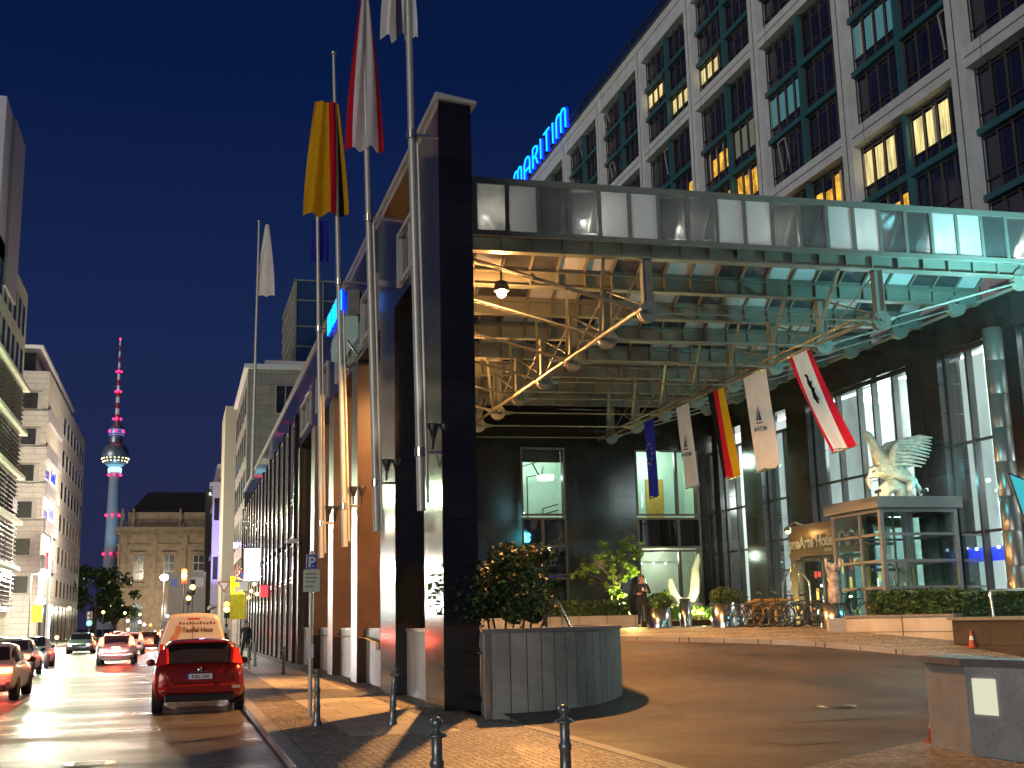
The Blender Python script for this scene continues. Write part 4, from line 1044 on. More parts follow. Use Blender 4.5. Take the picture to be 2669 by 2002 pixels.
hd = thing('hedge', 'trimmed dark hedge running to the right edge behind the bent steel handrail', 'hedge', (21,27,1.2)); seghedge(hd, (20.0,27.5), (24,26.6), .8, 1.5, 2.14, 6000, 22)
lw = thing('low_brown_wall', 'low brown stone edging wall below the trimmed dark hedge', 'wall', (18.2,28.6,1.2))
b = MB(); seg(b, (.10,1.95), (1.45,-1.15), -.3, .40, .35); seg(b, (-.35,2.1), (.10,1.95), -.3, .40, .35); b.build('stone', M['planter_light'], lw)
b = MB(); seg(b, (.06,1.93), (1.43,-1.2), .40, .46, .45); b.build('cap', M['capstone'], lw)
lw = thing('stair_parapet', 'dark stone block with bent steel handrail at the right edge', 'wall', (20.6,25.2,.9))
b = MB(); b.box(-1.55,2.5,-7,1.5,-.9,.60); b.build('stone', M['granite'], lw); b = MB(); b.box(-1.62,2.5,-7,1.6,.60,.67); b.build('cap', M['capstone'], lw)
b = MB(); b.tube([(-.98,.6,.6),(-1.02,.6,1.25),(-.96,.6,1.32),(.5,.6,1.34),(2,.6,1.2)], .035, 10); b.build('handrail', M['brass'], lw)
b = MB()
rr = random.Random(2)
for k in range(30): b.sphere((rr.uniform(.25,1.4), rr.uniform(.1,1), rr.uniform(.75,.95)), .035, 6)
M['fairy'] = emis('fairy_light', (.55,.75,1), 5); b.build('glass_pebbles', M['fairy'], lw)
# rear bed: low kerb, hedge, flood-lit plants
bd = thing('planting_bed', 'low stone edged planting bed along the black wing', 'planter', (16,43.2,1.3))
b = MB(); b.box(-5.6,.55,-1.4,-1.1,-.2,.52); b.box(1.3,5.4,-.2,.1,-.2,.30); b.box(-5.6,-5.3,-1.1,3.8,-.2,.52); b.build('edging', M['planter_light'], bd)
b = MB(); b.box(-5.3,5.4,-1.1,3.9,-.2,.28); b.build('soil', M['soil'], bd)
hedge('hedge', 'low clipped hedge left of the standing man', 12.2, 16.2, 42.2, 43.0, 1.55, 2.25, 6000, 'leafdk', 5)
hedge('hedge', 'low hedge with flood-lit pale ground cover below the white horn sculpture', 17.6, 21.2, 43.2, 43.9, 1.5, 1.98, 5000, 'leaf', 6)
def litplants(name, label, cx, cy, z, r, n, m1, m2, seed, size=.06, flat=.6):
    t = thing(name, label, 'plant', (cx,cy,z))
    cs_ = [(0,0,0.0,r)]+[(random.Random(seed+i).uniform(-r,r)*.8, random.Random(seed+9+i).uniform(-.3,.3), random.Random(seed+19+i).uniform(-.1,.3)*r, r*.5) for i in range(6)]
    def f(rr): p = clumps(rr, cs_, flat); return p, (1 if rr.random() < .4 else 0)
    leaves(n, f, size, None, seed).build('foliage', [M[m1], M[m2]], t)
    b = MB(); b.tube([(0,0,-.3),(0,0,.2)], .03, 6); b.build('stem', M['bark'], t)
M['pale_leaf'] = mat('pale_leaf', (.5,.5,.22), .5, var=.4, scale=9)
litplants('ground_cover', 'pale flood-lit ground cover in front of the white horn sculpture', 19.3, 42.85, 1.55, .55, 900, 'pale_leaf', 'leaf2', 31, .07, .35)
litplants('fern', 'bright green fern left of the white horn sculpture', 18.4, 44.2, 2.3, .55, 900, 'leaf2', 'leaf', 33, .07, .9)
litplants('small_shrub', 'vivid green small shrub at the foot of the little tree', 16.35, 43.6, 2.1, .38, 700, 'leaf2', 'leaf2', 35, .06, .9)
# little tree
tr = thing('small_tree', 'slender little tree with flood-lit yellow green leaves in the rear bed', 'tree', (16.05,43.4,1.5))
b = MB(); b.tube([(0,0,0),(-.12,.0,.7),(.0,0,1.35),(.05,0,1.9),(-.15,.1,2.5)], [.05,.045,.04,.03,.015], 8); b.tube([(0,0,.1),(.2,.05,.9),(.3,0,1.5),(.55,0,2.3),(.9,0,2.75)], [.04,.035,.03,.02,.01], 8)
for sx, z0, z1, xx in ((-1,1.4,1.95,-1.15),(-1,1.7,2.3,-.7),(1,1.5,2.1,.75),(-1,1.3,1.6,-.8),(1,2.0,2.8,.95),(-1,2.2,2.85,-.3)): b.tube([(.02,0,z0),(xx*.5,.1,(z0+z1)/2+.1),(xx,0,z1)], [.022,.016,.008], 6)
b.build('trunk', M['bark'], tr)
rr = random.Random(14)
rq = random.Random(99); cs2 = [(c_[0]+rq.gauss(0,.2), c_[1]+rq.gauss(0,.15), c_[2]+rq.gauss(0,.13), rq.uniform(.08,.2)) for c_ in [(-1.2,0,1.95,.2),(-.9,.1,1.75,.24),(-.75,0,2.2,.28),(-.4,0,2.5,.3),(-.3,.2,2.9,.22),(-.2,0,1.95,.32),(.15,0,2.3,.35),(.5,0,2.1,.3),(.75,0,2.5,.27),(.95,0,2.85,.22),(.9,.1,2.1,.2),(.3,0,1.6,.26),(-.35,0,1.5,.25),(.6,0,2.85,.16),(1.1,0,2.6,.2),(-.05,0,1.2,.18),(.55,0,1.75,.22),(.85,0,3.05,.14)] for _ in range(4)]
def ft(rr): p = clumps(rr, cs2, .75); return p, (0 if rr.random() < .6 else 1)
leaves(4200, ft, .05, None, 3).build('crown', [M['leaf2'], M['leaf']], tr)
# white horn sculpture
sc = thing('horn_sculpture', 'white curved two-horned sculpture in the rear bed', 'sculpture', (19.35,44,1.95)); sc.scale = (1,1,.85)
b = MB(); b.tube([(-.62,0,1.45),(-.60,0,1.15),(-.50,0,.75),(-.35,0,.50),(-.05,0,.42),(.22,0,.50),(.36,0,.85),(.42,0,1.4),(.45,0,1.9),(.58,0,2.35),(.62,0,2.62)], [.07,.13,.16,.17,.17,.19,.20,.19,.15,.10,.03], 14)
b.build('horn', M['white'], sc); b = MB(); b.box(-.75,.6,-.2,.2,.0,.32); b.build('plinth', M['planter_light'], sc)
# ------------------------------------------------------------------ steel pots with clipped shrubs
def pot(loc, r, h, label, shrub=True, ball=.42):
    t = thing('steel_planter', label, 'planter', loc, 0, 'polished steel cylinder planters')
    b = MB(); b.lathe((0,0,0), [(r,0),(r,h),(r-.04,h),(r-.04,h-.08)], 28); b.build('cylinder', M['chrome'], t)
    b = MB(); b.lathe((0,0,h-.08), [(.001,0),(r-.03,0)], 20); b.build('soil', M['soil'], t)
    if shrub:
        def f(rr):
            v = Vector((rr.gauss(0,1),rr.gauss(0,1),rr.gauss(0,1))).normalized()*ball*rr.uniform(.85,1.05)
            return (v.x, v.y, h+ball*.45+v.z*.72), (1 if rr.random() < .3 else 0)
        leaves(1300, f, .035, None, int(loc[0]*10)).build('clipped_shrub', [M['leafdk'], M['leaf']], t)
pot((15.85,38.4,1.36), .42, .68, 'steel cylinder planter right beside the standing man')
pot((16.75,35.2,1.36), .40, .78, 'front steel cylinder planter of the pair, left one')
pot((17.9,36.8,1.36), .43, .74, 'rear steel cylinder planter of the pair, next to the yellow cart')
t = thing('steel_bin', 'slim polished steel bin between the standing man and the planter pair', 'bin', (17.35,39.6,1.36))
b = MB(); b.lathe((0,0,0), [(.22,0),(.22,.92),(.001,.93)], 24); b.build('cylinder', M['chrome'], t); b = MB(); b.lathe((0,0,.93), [(.20,0),(.2,.06),(.001,.07)], 20); b.build('lid', M['black'], t)
pd = thing('steel_drum', 'wide polished steel drum carrying the painted bear figure', 'pedestal', (18.65,31.6,1.30))
b = MB(); b.lathe((0,0,-.05), [(.46,0),(.46,.78),(.001,.80)], 32); b.build('cylinder', M['chrome'], pd)
# painted upright figure on drum (bear, arms raised)
M['bearpaint'] = mat('painted_figure', (.40,.33,.28), .4, var=.8, scale=5)
bf = thing('bear_statue', 'upright painted bear statue with raised arms on the steel drum', 'statue', (18.65,31.6,2.03))
b = MB(); b.lathe((0,0,0), [(.20,0),(.21,.25),(.19,.5),(.16,.62)], 12); b.sphere((0,0,.72), .20, 12, 1.1); b.sphere((0,-.02,1.02), .14, 12)
b.tube([(.12,0,.82),(.22,-.02,1.05),(.24,-.02,1.3)], [.07,.06,.045], 8); b.tube([(-.12,0,.82),(-.22,-.02,1.05),(-.23,-.02,1.3)], [.07,.06,.045], 8)
b.sphere((.09,0,1.15), .045, 8); b.sphere((-.09,0,1.15), .045, 8); b.tube([(0,-.1,1.0),(0,-.2,.98)], [.06,.045], 8)
b.build('body', M['bearpaint'], bf)
# yellow cart
ct = thing('wooden_cart', 'yellow wooden cart with one large wheel between planters and bicycles', 'cart', (18.6,36.9,1.36))
b = MB(); b.box(-.1,.95,-.3,.3,.55,.85); b.box(-.1,.95,-.36,-.3,.82,.9); b.build('box', M['wood'], ct, bevel=.01)
b = MB(); b.lathe((-.15,-.38,.42), [(.36,0),(.42,0),(.42,.05),(.36,.05),(.36,0)], 24, axis='y')
for k in range(8): a = k*PI/4; b.bar((-.15,-.35,.42),(-.15+.38*math.cos(a),-.35,.42+.38*math.sin(a)),.03)
b.build('wheel', M['wood'], ct)
for yy in (-.25,.25):
    b = MB(); b.bar((.75,yy,0),(.75,yy,.55),.07); b.build('leg', M['wood'], ct)
b = MB(); b.bar((.95,-.25,.8),(1.7,-.25,.9),.05); b.bar((.95,.25,.8),(1.7,.25,.9),.05); b.build('handle', M['wood'], ct)
# ------------------------------------------------------------------ bicycles
def bike_proto():
    t = thing('bicycle', '', 'bicycle', (0,0,0))
    for nm, y in (('front_wheel', 0.0), ('rear_wheel', 1.05)):
        b = MB(); b.lathe((0,y,.345), [(.315,-.02),(.345,-.02),(.345,.02),(.315,.02),(.315,-.02)], 28, axis='x'); w = b.build(nm, M['rubber'], t)
        b = MB()
        for k in range(14): a = 2*PI*k/14; b.bar((0,y,.345),(0,y+.315*math.cos(a),.345+.315*math.sin(a)),.0035)
        b.tube([(-.05,y,.345),(.05,y,.345)], .03, 8); b.lathe((0,y,.345), [(.305,-.010),(.316,-.010),(.316,.010),(.305,.010)], 28, axis='x'); b.build('spokes', M['steel_dk'], w)
    b = MB(); R = .018
    for a_, c_ in (((0,0,.345),(0,.16,.85)),((0,.14,.80),(0,.62,.72)),((0,.18,.72),(0,.55,.30)),((0,.55,.30),(0,.68,.86)),((0,.55,.30),(0,1.05,.345)),((0,.64,.72),(0,1.05,.345)),((0,.16,.85),(0,.20,1.0))): b.tube([a_,c_], R, 8)
    b.build('frame', M['black'], t)
    b = MB(); b.tube([(-.30,.36,1.05),(-.26,.26,1.05),(-.05,.18,1.02),(.05,.18,1.02),(.26,.26,1.05),(.30,.36,1.05)], .014, 8); b.build('handlebar', M['chrome'], t)
    b = MB(); b.add([(-.08,.85,.90),(.08,.85,.90),(.02,.58,.91),(-.02,.58,.91),(-.08,.85,.95),(.08,.85,.95),(.02,.58,.94),(-.02,.58,.94)], [(0,1,2,3),(4,7,6,5),(0,4,5,1),(1,5,6,2),(2,6,7,3),(3,7,4,0)]); b.build('saddle', M['black'], t)
    b = MB(); b.box(-.08,.08,.82,1.25,.70,.72); b.box(-.07,.07,1.25,1.27,.62,.70); b.build('rear_rack', M['black'], t)
    b = MB(); b.lathe((.03,.0,.52), [(.001,-.004),(.035,-.004),(.035,.004),(.001,.004)], 10, axis='x'); b.build('spoke_reflector', M['refl'], t)
    b = MB(); b.box(-.03,.03,1.27,1.29,.63,.68); b.build('rear_light', M['redrefl'], t)
    return t
M['refl'] = mat('amber_reflector', (.9,.35,.02), .2, emit=(.9,.4,.05), es=.1); M['redrefl'] = mat('red_reflector', (.6,.02,.02), .2)
bp_ = bike_proto(); GBK = 'bicycles parked in a row'
for i, (x, y, rz, lab) in enumerate([(18.55,31.75,1.02,'nearest bicycle of the parked row, large front wheel facing the driveway'),(18.3,32.25,.92,'second bicycle of the parked row'),(18.05,32.75,1.08,'third bicycle of the parked row'),(17.85,33.3,.95,'fourth bicycle of the parked row'),(17.6,33.8,1.05,'farthest bicycle of the parked row, next to the yellow cart'),(19.5,31.2,1.2,'single bicycle between the steel drum and the hedge')]):
    if i == 0: o = bp_; o.location = (x,y,1.36); o.rotation_euler = (0,.06,rz); o['label'] = lab; o['group'] = GBK
    else: o = dup(bp_, (x,y,1.36), rz, lab, GBK); o.rotation_euler = (0,.06,rz)
# luggage trolley
lt = thing('luggage_trolley', 'shiny hotel luggage trolley with arched top near the entrance porch', 'trolley', (20.3,36.9,1.36))
b = MB()
for dx in (-.35,.35):
    b.tube([(dx,-.3,.2),(dx,-.3,1.4),(dx*.4,0,1.95),(dx,.3,1.4),(dx,.3,.2)], .03, 8)
b.sphere((0,0,2.02), .07, 8); b.build('frame', M['brass'], lt)
b = MB(); b.box(-.42,.42,-.4,.4,.14,.22); b.build('platform', M['bronze'], lt)
for dx in (-.3,.3):
    for dy in (-.3,.3):
        b = MB(); b.lathe((dx,dy,.07), [(.001,-.02),(.07,-.02),(.07,.02),(.001,.02)], 10, axis='x'); b.build('wheel', M['rubber'], lt)
# ------------------------------------------------------------------ glass lift box
eb = thing('glass_lift_box', 'rectangular steel framed glass box with flat roof carrying the winged horse', 'pavilion', (19.66,30.5,.78)); eb.scale = (1.13,1.13,1.13)
M['box_steel'] = mat('box_steel', (.26,.26,.25), .38, metal=.25, var=.06)
bx, by, bz0, bz1 = 2.32, 2.4, .4, 3.50
b = MB()
for x in (0.05, bx-.05):
    for y in (0.05, by-.05): b.box(x-.055,x+.055,y-.055,y+.055,bz0,bz1)
b.box(-.0+.06,bx-.06,.01,.09,bz1-.1,bz1-.002); 
for z in (2.83, 2.14, 1.46): b.box(.11,bx-.11,.012,.085,z-.035,z+.035); b.box(.012,.085,.11,by-.11,z-.035,z+.035); b.box(bx-.085,bx-.012,.11,by-.11,z-.035,z+.035); b.box(.11,bx-.11,by-.085,by-.012,z-.03,z+.03)
b.box(.012,.088,.11,by-.11,bz1-.1,bz1-.004); b.box(bx-.088,bx-.012,.11,by-.11,bz1-.1,bz1-.004)
b.box(.012,.085,1.0,1.07,bz0,bz1-.1)
b.build('frame', M['box_steel'], eb)
b = MB(); b.box(-.12,bx+.12,-.12,by+.2,bz1,bz1+.3); b.build('roof', M['box_steel'], eb, bevel=.015)
for nm, q in (('front_pane',(.1,bx-.1,.045,.055,bz0,bz1-.1)),('side_pane',(.045,.055,.1,by-.1,bz0,bz1-.1)),('side_pane',(bx-.055,bx-.045,.1,by-.1,bz0,bz1-.1)),('rear_pane',(.1,bx-.1,by-.055,by-.045,bz0,bz1-.1))):
    b = MB(); b.box(*q); b.build(nm, M['glass_cyan'], eb)
b = MB(); b.box(.5,1.35,1.4,1.46,2.62,2.70); b.box(.55,1.4,1.4,1.46,1.92,2.0); b.box(1.15,1.2,1.2,1.25,bz0,bz1); b.box(1.62,1.68,1.3,1.36,bz0,bz1); b.box(1.75,1.85,1.3,1.4,bz0,bz1); b.build('lift_rails', M['box_steel'], eb)
b = MB(); b.box(1.66,2.1,2.1,2.15,1.65,2.25); b.build('poster', M['white'], eb)
# glass balustrade continuing to the right
gb = thing('glass_balustrade', 'glass balustrade with three horizontal rails right of the glass box', 'balustrade', (22.42,30.55,.78)); gb.scale = (1.13,1.13,1.13)
b = MB()
for z in (2.80, 2.13, 1.45): b.box(0,1.55,-.03,.03,z-.03,z+.03)
b.box(1.50,1.56,-.03,.03,.2,2.86); b.build('rail', M['box_steel'], gb); b = MB(); b.box(0,1.5,-.005,.005,.3,2.8); b.build('pane', M['glass_cyan'], gb)
# winged horse
wh = thing('winged_horse_statue', 'pale rearing winged horse statue on the roof of the glass box', 'statue', (20.8,31.6,5.08)); wh.scale = (1.13,1.13,1.13)
M['statue'] = mat('pale_stone', (.60,.56,.44), .55, var=.35, scale=7, bump=.7, bscale=16)
def skin_mesh(name, verts, edges, radii, m, parent, sub=2, root=0):
    me = bpy.data.meshes.new(name); me.from_pydata(verts, edges, []); o = bpy.data.objects.new(name, me); COL.objects.link(o)
    s = o.modifiers.new('s', 'SKIN'); s.use_smooth_shade = True
    if sub: u = o.modifiers.new('u', 'SUBSURF'); u.levels = sub; u.render_levels = sub
    for i, r in enumerate(radii):
        me.skin_vertices[0].data[i].radius = (r, r) if not isinstance(r, tuple) else r
    me.skin_vertices[0].data[root].use_root = True
    dg = bpy.context.evaluated_depsgraph_get(); dg.update()
    nm = bpy.data.meshes.new_from_object(o.evaluated_get(dg)); bpy.data.objects.remove(o)
    nm.materials.clear()
    for mm in (m if isinstance(m, (list, tuple)) else [m]): nm.materials.append(mm)
    for p in nm.polygons: p.use_smooth = True
    r = bpy.data.objects.new(name, nm); COL.objects.link(r); 
    if parent: r.parent = parent
    return r
V = [(.50,0,.66),(.20,0,.74),(-.12,0,.90),(-.30,0,1.28),(-.44,0,1.58),(-.52,0,1.72),(-.66,0,1.86),   # 0-6 rump belly chest neck poll head muzzle (up)
     (-.35,-.12,.80),(-.62,-.12,.86),(-.66,-.12,.55),(-.35,.12,.70),(-.60,.12,.60),(-.50,.12,.30),
     (.62,-.15,.48),(.48,-.15,.25),(.66,-.15,.10),(.60,-.15,.0),(.62,.15,.48),(.48,.15,.25),(.66,.15,.10),(.60,.15,.0),
     (.75,0,.55),(.92,0,.28),(.95,0,.10)]
Eg = [(0,1),(1,2),(2,3),(3,4),(4,5),(5,6),(2,7),(7,8),(8,9),(2,10),(10,11),(11,12),(0,13),(13,14),(14,15),(15,16),(0,17),(17,18),(18,19),(19,20),(0,21),(21,22),(22,23)]
Rr = [.27,.24,.27,.18,.125,.13,.06,.10,.07,.05,.10,.07,.05,.15,.08,.05,.06,.15,.08,.05,.06,.06,.08,.04]
skin_mesh('body', V, Eg, Rr, M['statue'], wh)
for sd, yy in (('near', -.2), ('far', .2)):
    b = MB()
    oy = 0 if sd == 'near' else .1
    le = [Vector((.0,yy,.95)), Vector((.0,yy*1.3,1.2)), Vector((.08,yy*1.5,1.42)), Vector((.24,yy*1.6,1.56)), Vector((.45,yy*1.7,1.62))]
    b.tube(le, [.10,.10,.085,.07,.05], 8)
    for k in range(10):
        t_ = k/9; f_ = t_*3.99; i_ = int(f_); p0 = le[i_].lerp(le[i_+1], f_-i_)
        tip = Vector((1.16-.10*(1-t_)-.28*(1-t_)**3+.03*(k % 2), yy*1.9, .86+.80*t_))
        mid = p0.lerp(tip, .5)+Vector((0,0,.05))
        b.tube([p0, mid, tip], [.045,.06,.018], 6)
    for k in range(7):
        t_ = k/6; f_ = t_*3.99; i_ = int(f_); p0 = le[i_].lerp(le[i_+1], f_-i_); b.tube([p0+Vector((0,-.03,0)), p0+Vector((.30,-.05,-.02+.05*t_))], [.06,.03], 6)
    b.build('wing', M['statue'], wh)
b = MB(); b.tube([(-.3,0,.0),(-.15,0,.25),(.05,0,.42),(.3,0,.30),(.35,0,.0)], [.16,.2,.22,.2,.15], 8); b.build('rock_support', M['statue'], wh)
b = MB()
for z in (0,.08,.16,.24,.32,.4): b.tube([(-.16-z*.55,.0,1.10+z*1.1),(-.06-z*.5,.0,1.12+z*1.1)], [.06,.02], 6)
for s_ in (-.05,.05): b.tube([(-.47,s_,1.70),(-.44,s_,1.82)], [.03,.008], 5)
b.build('mane', M['statue'], wh)
# spotlights on the roof of the box
for lab, x, y, rz, mm, nm in (('small warm spotlight on the left edge of the glass box roof', 20.0, 31.0, 0, 'bulb_warm', 'a'), ('small white spotlight on the box roof at the rear hooves of the horse', 21.5, 30.9, 0, 'lamp_white', 'b')):
    t = thing('roof_spotlight', lab, 'lamp', (x, y, 5.08), rz)
    b = MB(); b.bar((0,0,0),(0,0,.16),.04); b.rbox((0,0,.2),(.09,0,.03),(0,.06,0),(0,0,.05)); b.build('housing', M['black'], t)
    b = MB(); b.rbox((.09,0,.235),(.015,0,.005),(0,.05,0),(0,0,.045)); b.build('lens', M[mm], t)
# cyan sail-like glass sign at the right edge
M['cyan_glow'] = emis('cyan_panel', (.05,.52,.56), 1.0)
cy = thing('cyan_glass_sail', 'cyan lit triangular glass sail on a steel post at the right edge', 'sign', (16.5,20,.2))
b = MB(); b.prism([(-.62,4.22),(.9,3.7),(.9,2.3),(-.28,3.02)], -.01, .01, 'xz'); b.build('glass_panel', M['cyan_glow'], cy)
b = MB(); b.bar((-.62,0,4.22),(-.28,0,3.02),.035); b.bar((-.62,0,4.22),(.9,0,3.7),.03); b.tube([(.5,.08,0),(.5,.08,4.4)], .06, 10); b.build('steel_frame', M['chrome'], cy)
# round steel column by the lobby front
t = thing('round_column', 'round brushed metal column between the lobby window and the right edge', 'column', (21.95,27.7,1.1))
b = MB()
M['porchcol'] = mat('round_column_steel', (.20,.185,.165), .33, metal=.6, var=.1)
for k in range(9): b.lathe((0,0,-.1+k*.95), [(.27,0),(.27,.93),(.255,.935),(.255,.95)], 28)
b.build('shaft', M['porchcol'] if 'porchcol' in M else M['alu'], t)
# ------------------------------------------------------------------ vehicles
def paint(name, c, metal=.3):
    return mat(name, c, .28, metal=metal, var=.04, coat=.8)
M['carglass'] = mat('car_glass', (.02,.02,.022), .05, spec=.9, var=.1)
M['tail'] = mat('tail_lamp', (.5,.02,.02), .2, emit=(1,.06,.03), es=.05)
M['tail_on'] = emis('tail_lamp_on', (1,.10,.03), 30); M['head_on'] = emis('head_lamp_on', (1,.96,.9), 150); M['reverse'] = mat('clear_lamp', (.7,.55,.45), .2)
M['plate'] = mat('plate_white', (.75,.75,.72), .4, var=.02); M['plate_blue'] = mat('plate_blue', (.02,.08,.5), .4)
M['rim'] = mat('rim_alloy', (.45,.45,.45), .3, metal=.8)
def car(loc, rz, label, pm, L=4.35, W=1.80, Hh=1.48, plate='B·BO 1245', lights='off', kind='hatch', group=None, cat='car', name='car', badge=True):
    """x = width, +y = forward; rear bumper near y = 0"""
    t = thing(name, label, cat, loc, rz, group)
    w = W/2
    if kind == 'hatch':
        st = [ # y, half-width belt, z belt, z roof, half-width roof, z bottom
          (0.02,.80*w,.78,.80,.70*w,.36),(.08,.93*w,.90,.93,.74*w,.28),(.22,.97*w,.97,1.05,.76*w,.24),(.42,.99*w,.98,1.30,.76*w,.22),(.62,1.*w,.98,Hh-.05,.76*w,.20),(.95,1.*w,.97,Hh,.76*w,.18),
          (1.8,1.*w,.95,Hh+.01,.76*w,.18),(2.4,1.*w,.94,Hh-.04,.74*w,.18),(2.9,.99*w,.93,1.22,.70*w,.18),(3.25,.98*w,.92,1.0,.68*w,.18),(3.8,.95*w,.82,.86,.64*w,.20),(4.2,.88*w,.70,.72,.6*w,.25),(4.35,.74*w,.60,.62,.5*w,.32)]
    else:
        st = [(0.02,.80*w,.80,.82,.70*w,.36),(.1,.93*w,.92,.94,.7*w,.28),(.5,.98*w,.96,.99,.72*w,.22),(.8,1.*w,.95,1.06,.72*w,.2),(1.3,1.*w,.93,Hh-.08,.72*w,.18),(1.7,1.*w,.92,Hh-.02,.73*w,.18),
          (2.4,1.*w,.91,Hh-.02,.73*w,.18),(2.9,.99*w,.90,Hh-.14,.7*w,.18),(3.4,.98*w,.90,.98,.68*w,.18),(3.9,.95*w,.82,.86,.64*w,.20),(4.35,.90*w,.72,.75,.6*w,.24),(4.55,.74*w,.60,.62,.5*w,.32)]
    sc_ = L/st[-1][0]; st = [(a*sc_,)+tuple(r) for a, *r in st]
    def ring(s):
        y, wb, zb, zr, wr, z0 = s
        half = [(wb*.86,z0),(wb*.97,z0+.10),(wb,.46),(wb*1.0,.62),(wb*.995,zb-.12),(wb*.955,zb),(wr+(wb-wr)*.18,zb+(zr-zb)*.70),(wr*.96,zr-.02*(zr-zb > .2)),(wr*.55,zr+.015),(0,zr+.02)]
        return [(x,y,z) for x, z in half]+[(-x,y,z) for x, z in half[-2::-1]]
    R = [ring(s) for s in st]; n = len(R[0]); mb = MB()
    vs = [p for r in R for p in r]; fs = []
    for i in range(len(R)-1):
        for k in range(n-1): fs.append((i*n+k, i*n+k+1, (i+1)*n+k+1, (i+1)*n+k))
        fs.append((i*n+n-1, i*n, (i+1)*n, (i+1)*n+n-1))
    fs.append(tuple(range(n))[::-1]); fs.append(tuple(range((len(R)-1)*n, len(R)*n)))
    mb.add(vs, fs, True)
    body = mb.build('body', pm, t)
    sb = body.modifiers.new('s', 'SUBSURF'); sb.levels = 1; sb.render_levels = 1
    # glazing: side windows and rear / front screens slightly proud of the body
    def sp(i, j, f):  # point between belt (0) and roof edge (1) on the right side at station i..i+1
        a = R[i]; b2 = R[i+1]
        def at(r): 
            p = Vector(r[5]).lerp(Vector(r[7]), f); return p
        return at(a).lerp(at(b2), j)
    i0 = 3 if kind == 'hatch' else 3; i1 = 8 if kind == 'hatch' else 7
    for sgn in (1, -1):
        g = MB(); cols = []
        for i in range(i0, i1):
            for j in (0, .5): cols.append([sp(i, j, f) for f in (.12,.5,.86)])
        v = []
        for c_ in cols:
            for p in c_: v.append((sgn*(p.x+.006), p.y, p.z))
        f2 = []
        for i in range(len(cols)-1):
            for k in (0, 1):
                a = i*3+k; f2.append((a, a+1, a+4, a+3))
        g.add(v, f2, True); g.build('side_window', M['carglass'], t)
    if kind == 'hatch': ya, za, yb, zb_, wa, wb_ = .12*sc_, 1.00, .56*sc_, Hh-.12, .78*w, .66*w
    else: ya, za, yb, zb_, wa, wb_ = .62*sc_, 1.0, 1.22*sc_, Hh-.14, .76*w, .64*w
    off = -.035 if kind == 'hatch' else -.02
    g = MB()
    def RW(u, v):
        ww = wa*(1-v)+wb_*v; x = (u*2-1)*ww; c_ = 1-(u*2-1)**2
        return (x, ya+(yb-ya)*v+off-.05*c_+.02, za+(zb_-za)*v+.03)
    g.grid(RW, 10, 5); rw = g.build('rear_window', M['carglass'], t)
    if kind == 'hatch':
        g = MB(); g.box(-wb_*.95, wb_*.95, yb-.16, yb+.12, Hh-.075, Hh-.03); g.build('roof_spoiler', pm, t, bevel=.012)
        g = MB(); g.rbox((.12,ya-.10,za+.06),(.3,0,.015),(0,.008,0),(0,0,.012)); g.build('wiper', M['black'], rw)
    g = MB()
    yf = st[8][0] if kind == 'hatch' else st[7][0]; ye = st[9][0]-.02 if kind == 'hatch' else st[8][0]-.02
    g.grid(lambda u, v: ((u*2-1)*(.80*w*(1-v)+.68*w*v), ye+.05+(yf-.35*sc_-ye)*v+.06*(1-(u*2-1)**2), .97+(Hh-.09-.97)*v+.05), 8, 4); g.build('windscreen', M['carglass'], t)
    # bumper
    g = MB(); g.box(-.80*w,.80*w,-.05,.10,.42,.60); g.build('rear_bumper', pm, t, bevel=.05)
    g = MB(); g.box(-.74*w,.74*w,-.03,.20,.25,.40); g.build('lower_valance', M['black'], t, bevel=.03)
    g = MB(); g.tube([(-.45,-.04,.24),(-.45,.1,.24)], .03, 8); g.build('exhaust', M['chrome'], t)
    if kind == 'hatch':
        g = MB()
        for s in (1,-1): g.tube([(s*.60*w,-.035,.62),(s*.72*w,.02,.80),(s*.80*w,.10,.98)], .006, 4)
        g.tube([(-.60*w,-.045,.62),(.60*w,-.045,.62)], .006, 4); g.build('tailgate_gap', M['black'], t)
        g = MB(); g.box(-.20,.20,-.048,-.02,.835,.86); g.build('boot_handle', M['chrome'], t)
    # plate
    g = MB(); g.box(-.26,.26,-.045,-.03,.70,.81); pl_ = g.build('licence_plate', M['plate'], t)
    g = MB(); g.box(-.26,-.22,-.048,-.044,.70,.81); g.build('plate_band', M['plate_blue'], pl_)
    if plate:
        g = MB(); text_mb(g, plate, .095, (.02,-.047,.722), (1,0,0), (0,0,1), .003, 'CENTER', bold=.002, squeeze=.82); g.build('plate_letters', M['ink'], pl_)
    if badge:
        g = MB(); g.lathe((0,-.035,.89), [(.001,0),(.045,0),(.05,.012)], 14, axis='y'); g.build('badge', M['chrome'], t)
    for s in (1, -1):
        m_ = M['tail_on'] if lights in ('tail','both') else M['tail']
        g = MB()
        if kind == 'hatch':
            zz = [( .70*w,.02,1.02),(.955*w,.26,.98),(.86*w,.50,1.30),(.735*w,.34,1.34)]
            g.add([(s*x,y*sc_-.02,z) for x, y, z in zz]+[(s*(x-.05),y*sc_+.08,z) for x, y, z in zz], [(0,1,2,3),(0,4,5,1),(1,5,6,2),(2,6,7,3),(3,7,4,0)])
        else: g.box(min(s*.55*w,s*.90*w), max(s*.55*w,s*.90*w), -.02, .12, .72, .86)
        g.build('tail_light', m_, t)
        g = MB(); g.box(min(s*.70*w,s*.88*w), max(s*.70*w,s*.88*w), -.062, -.045, .50, .56); g.build('rear_reflector', M['tail'] if s < 0 else M['reverse'], t)
        g = MB(); g.sphere((s*.66*w, L-.14, .62), .10, 10, .8); g.build('headlight', M['head_on'] if lights in ('head','both') else M['reverse'], t)
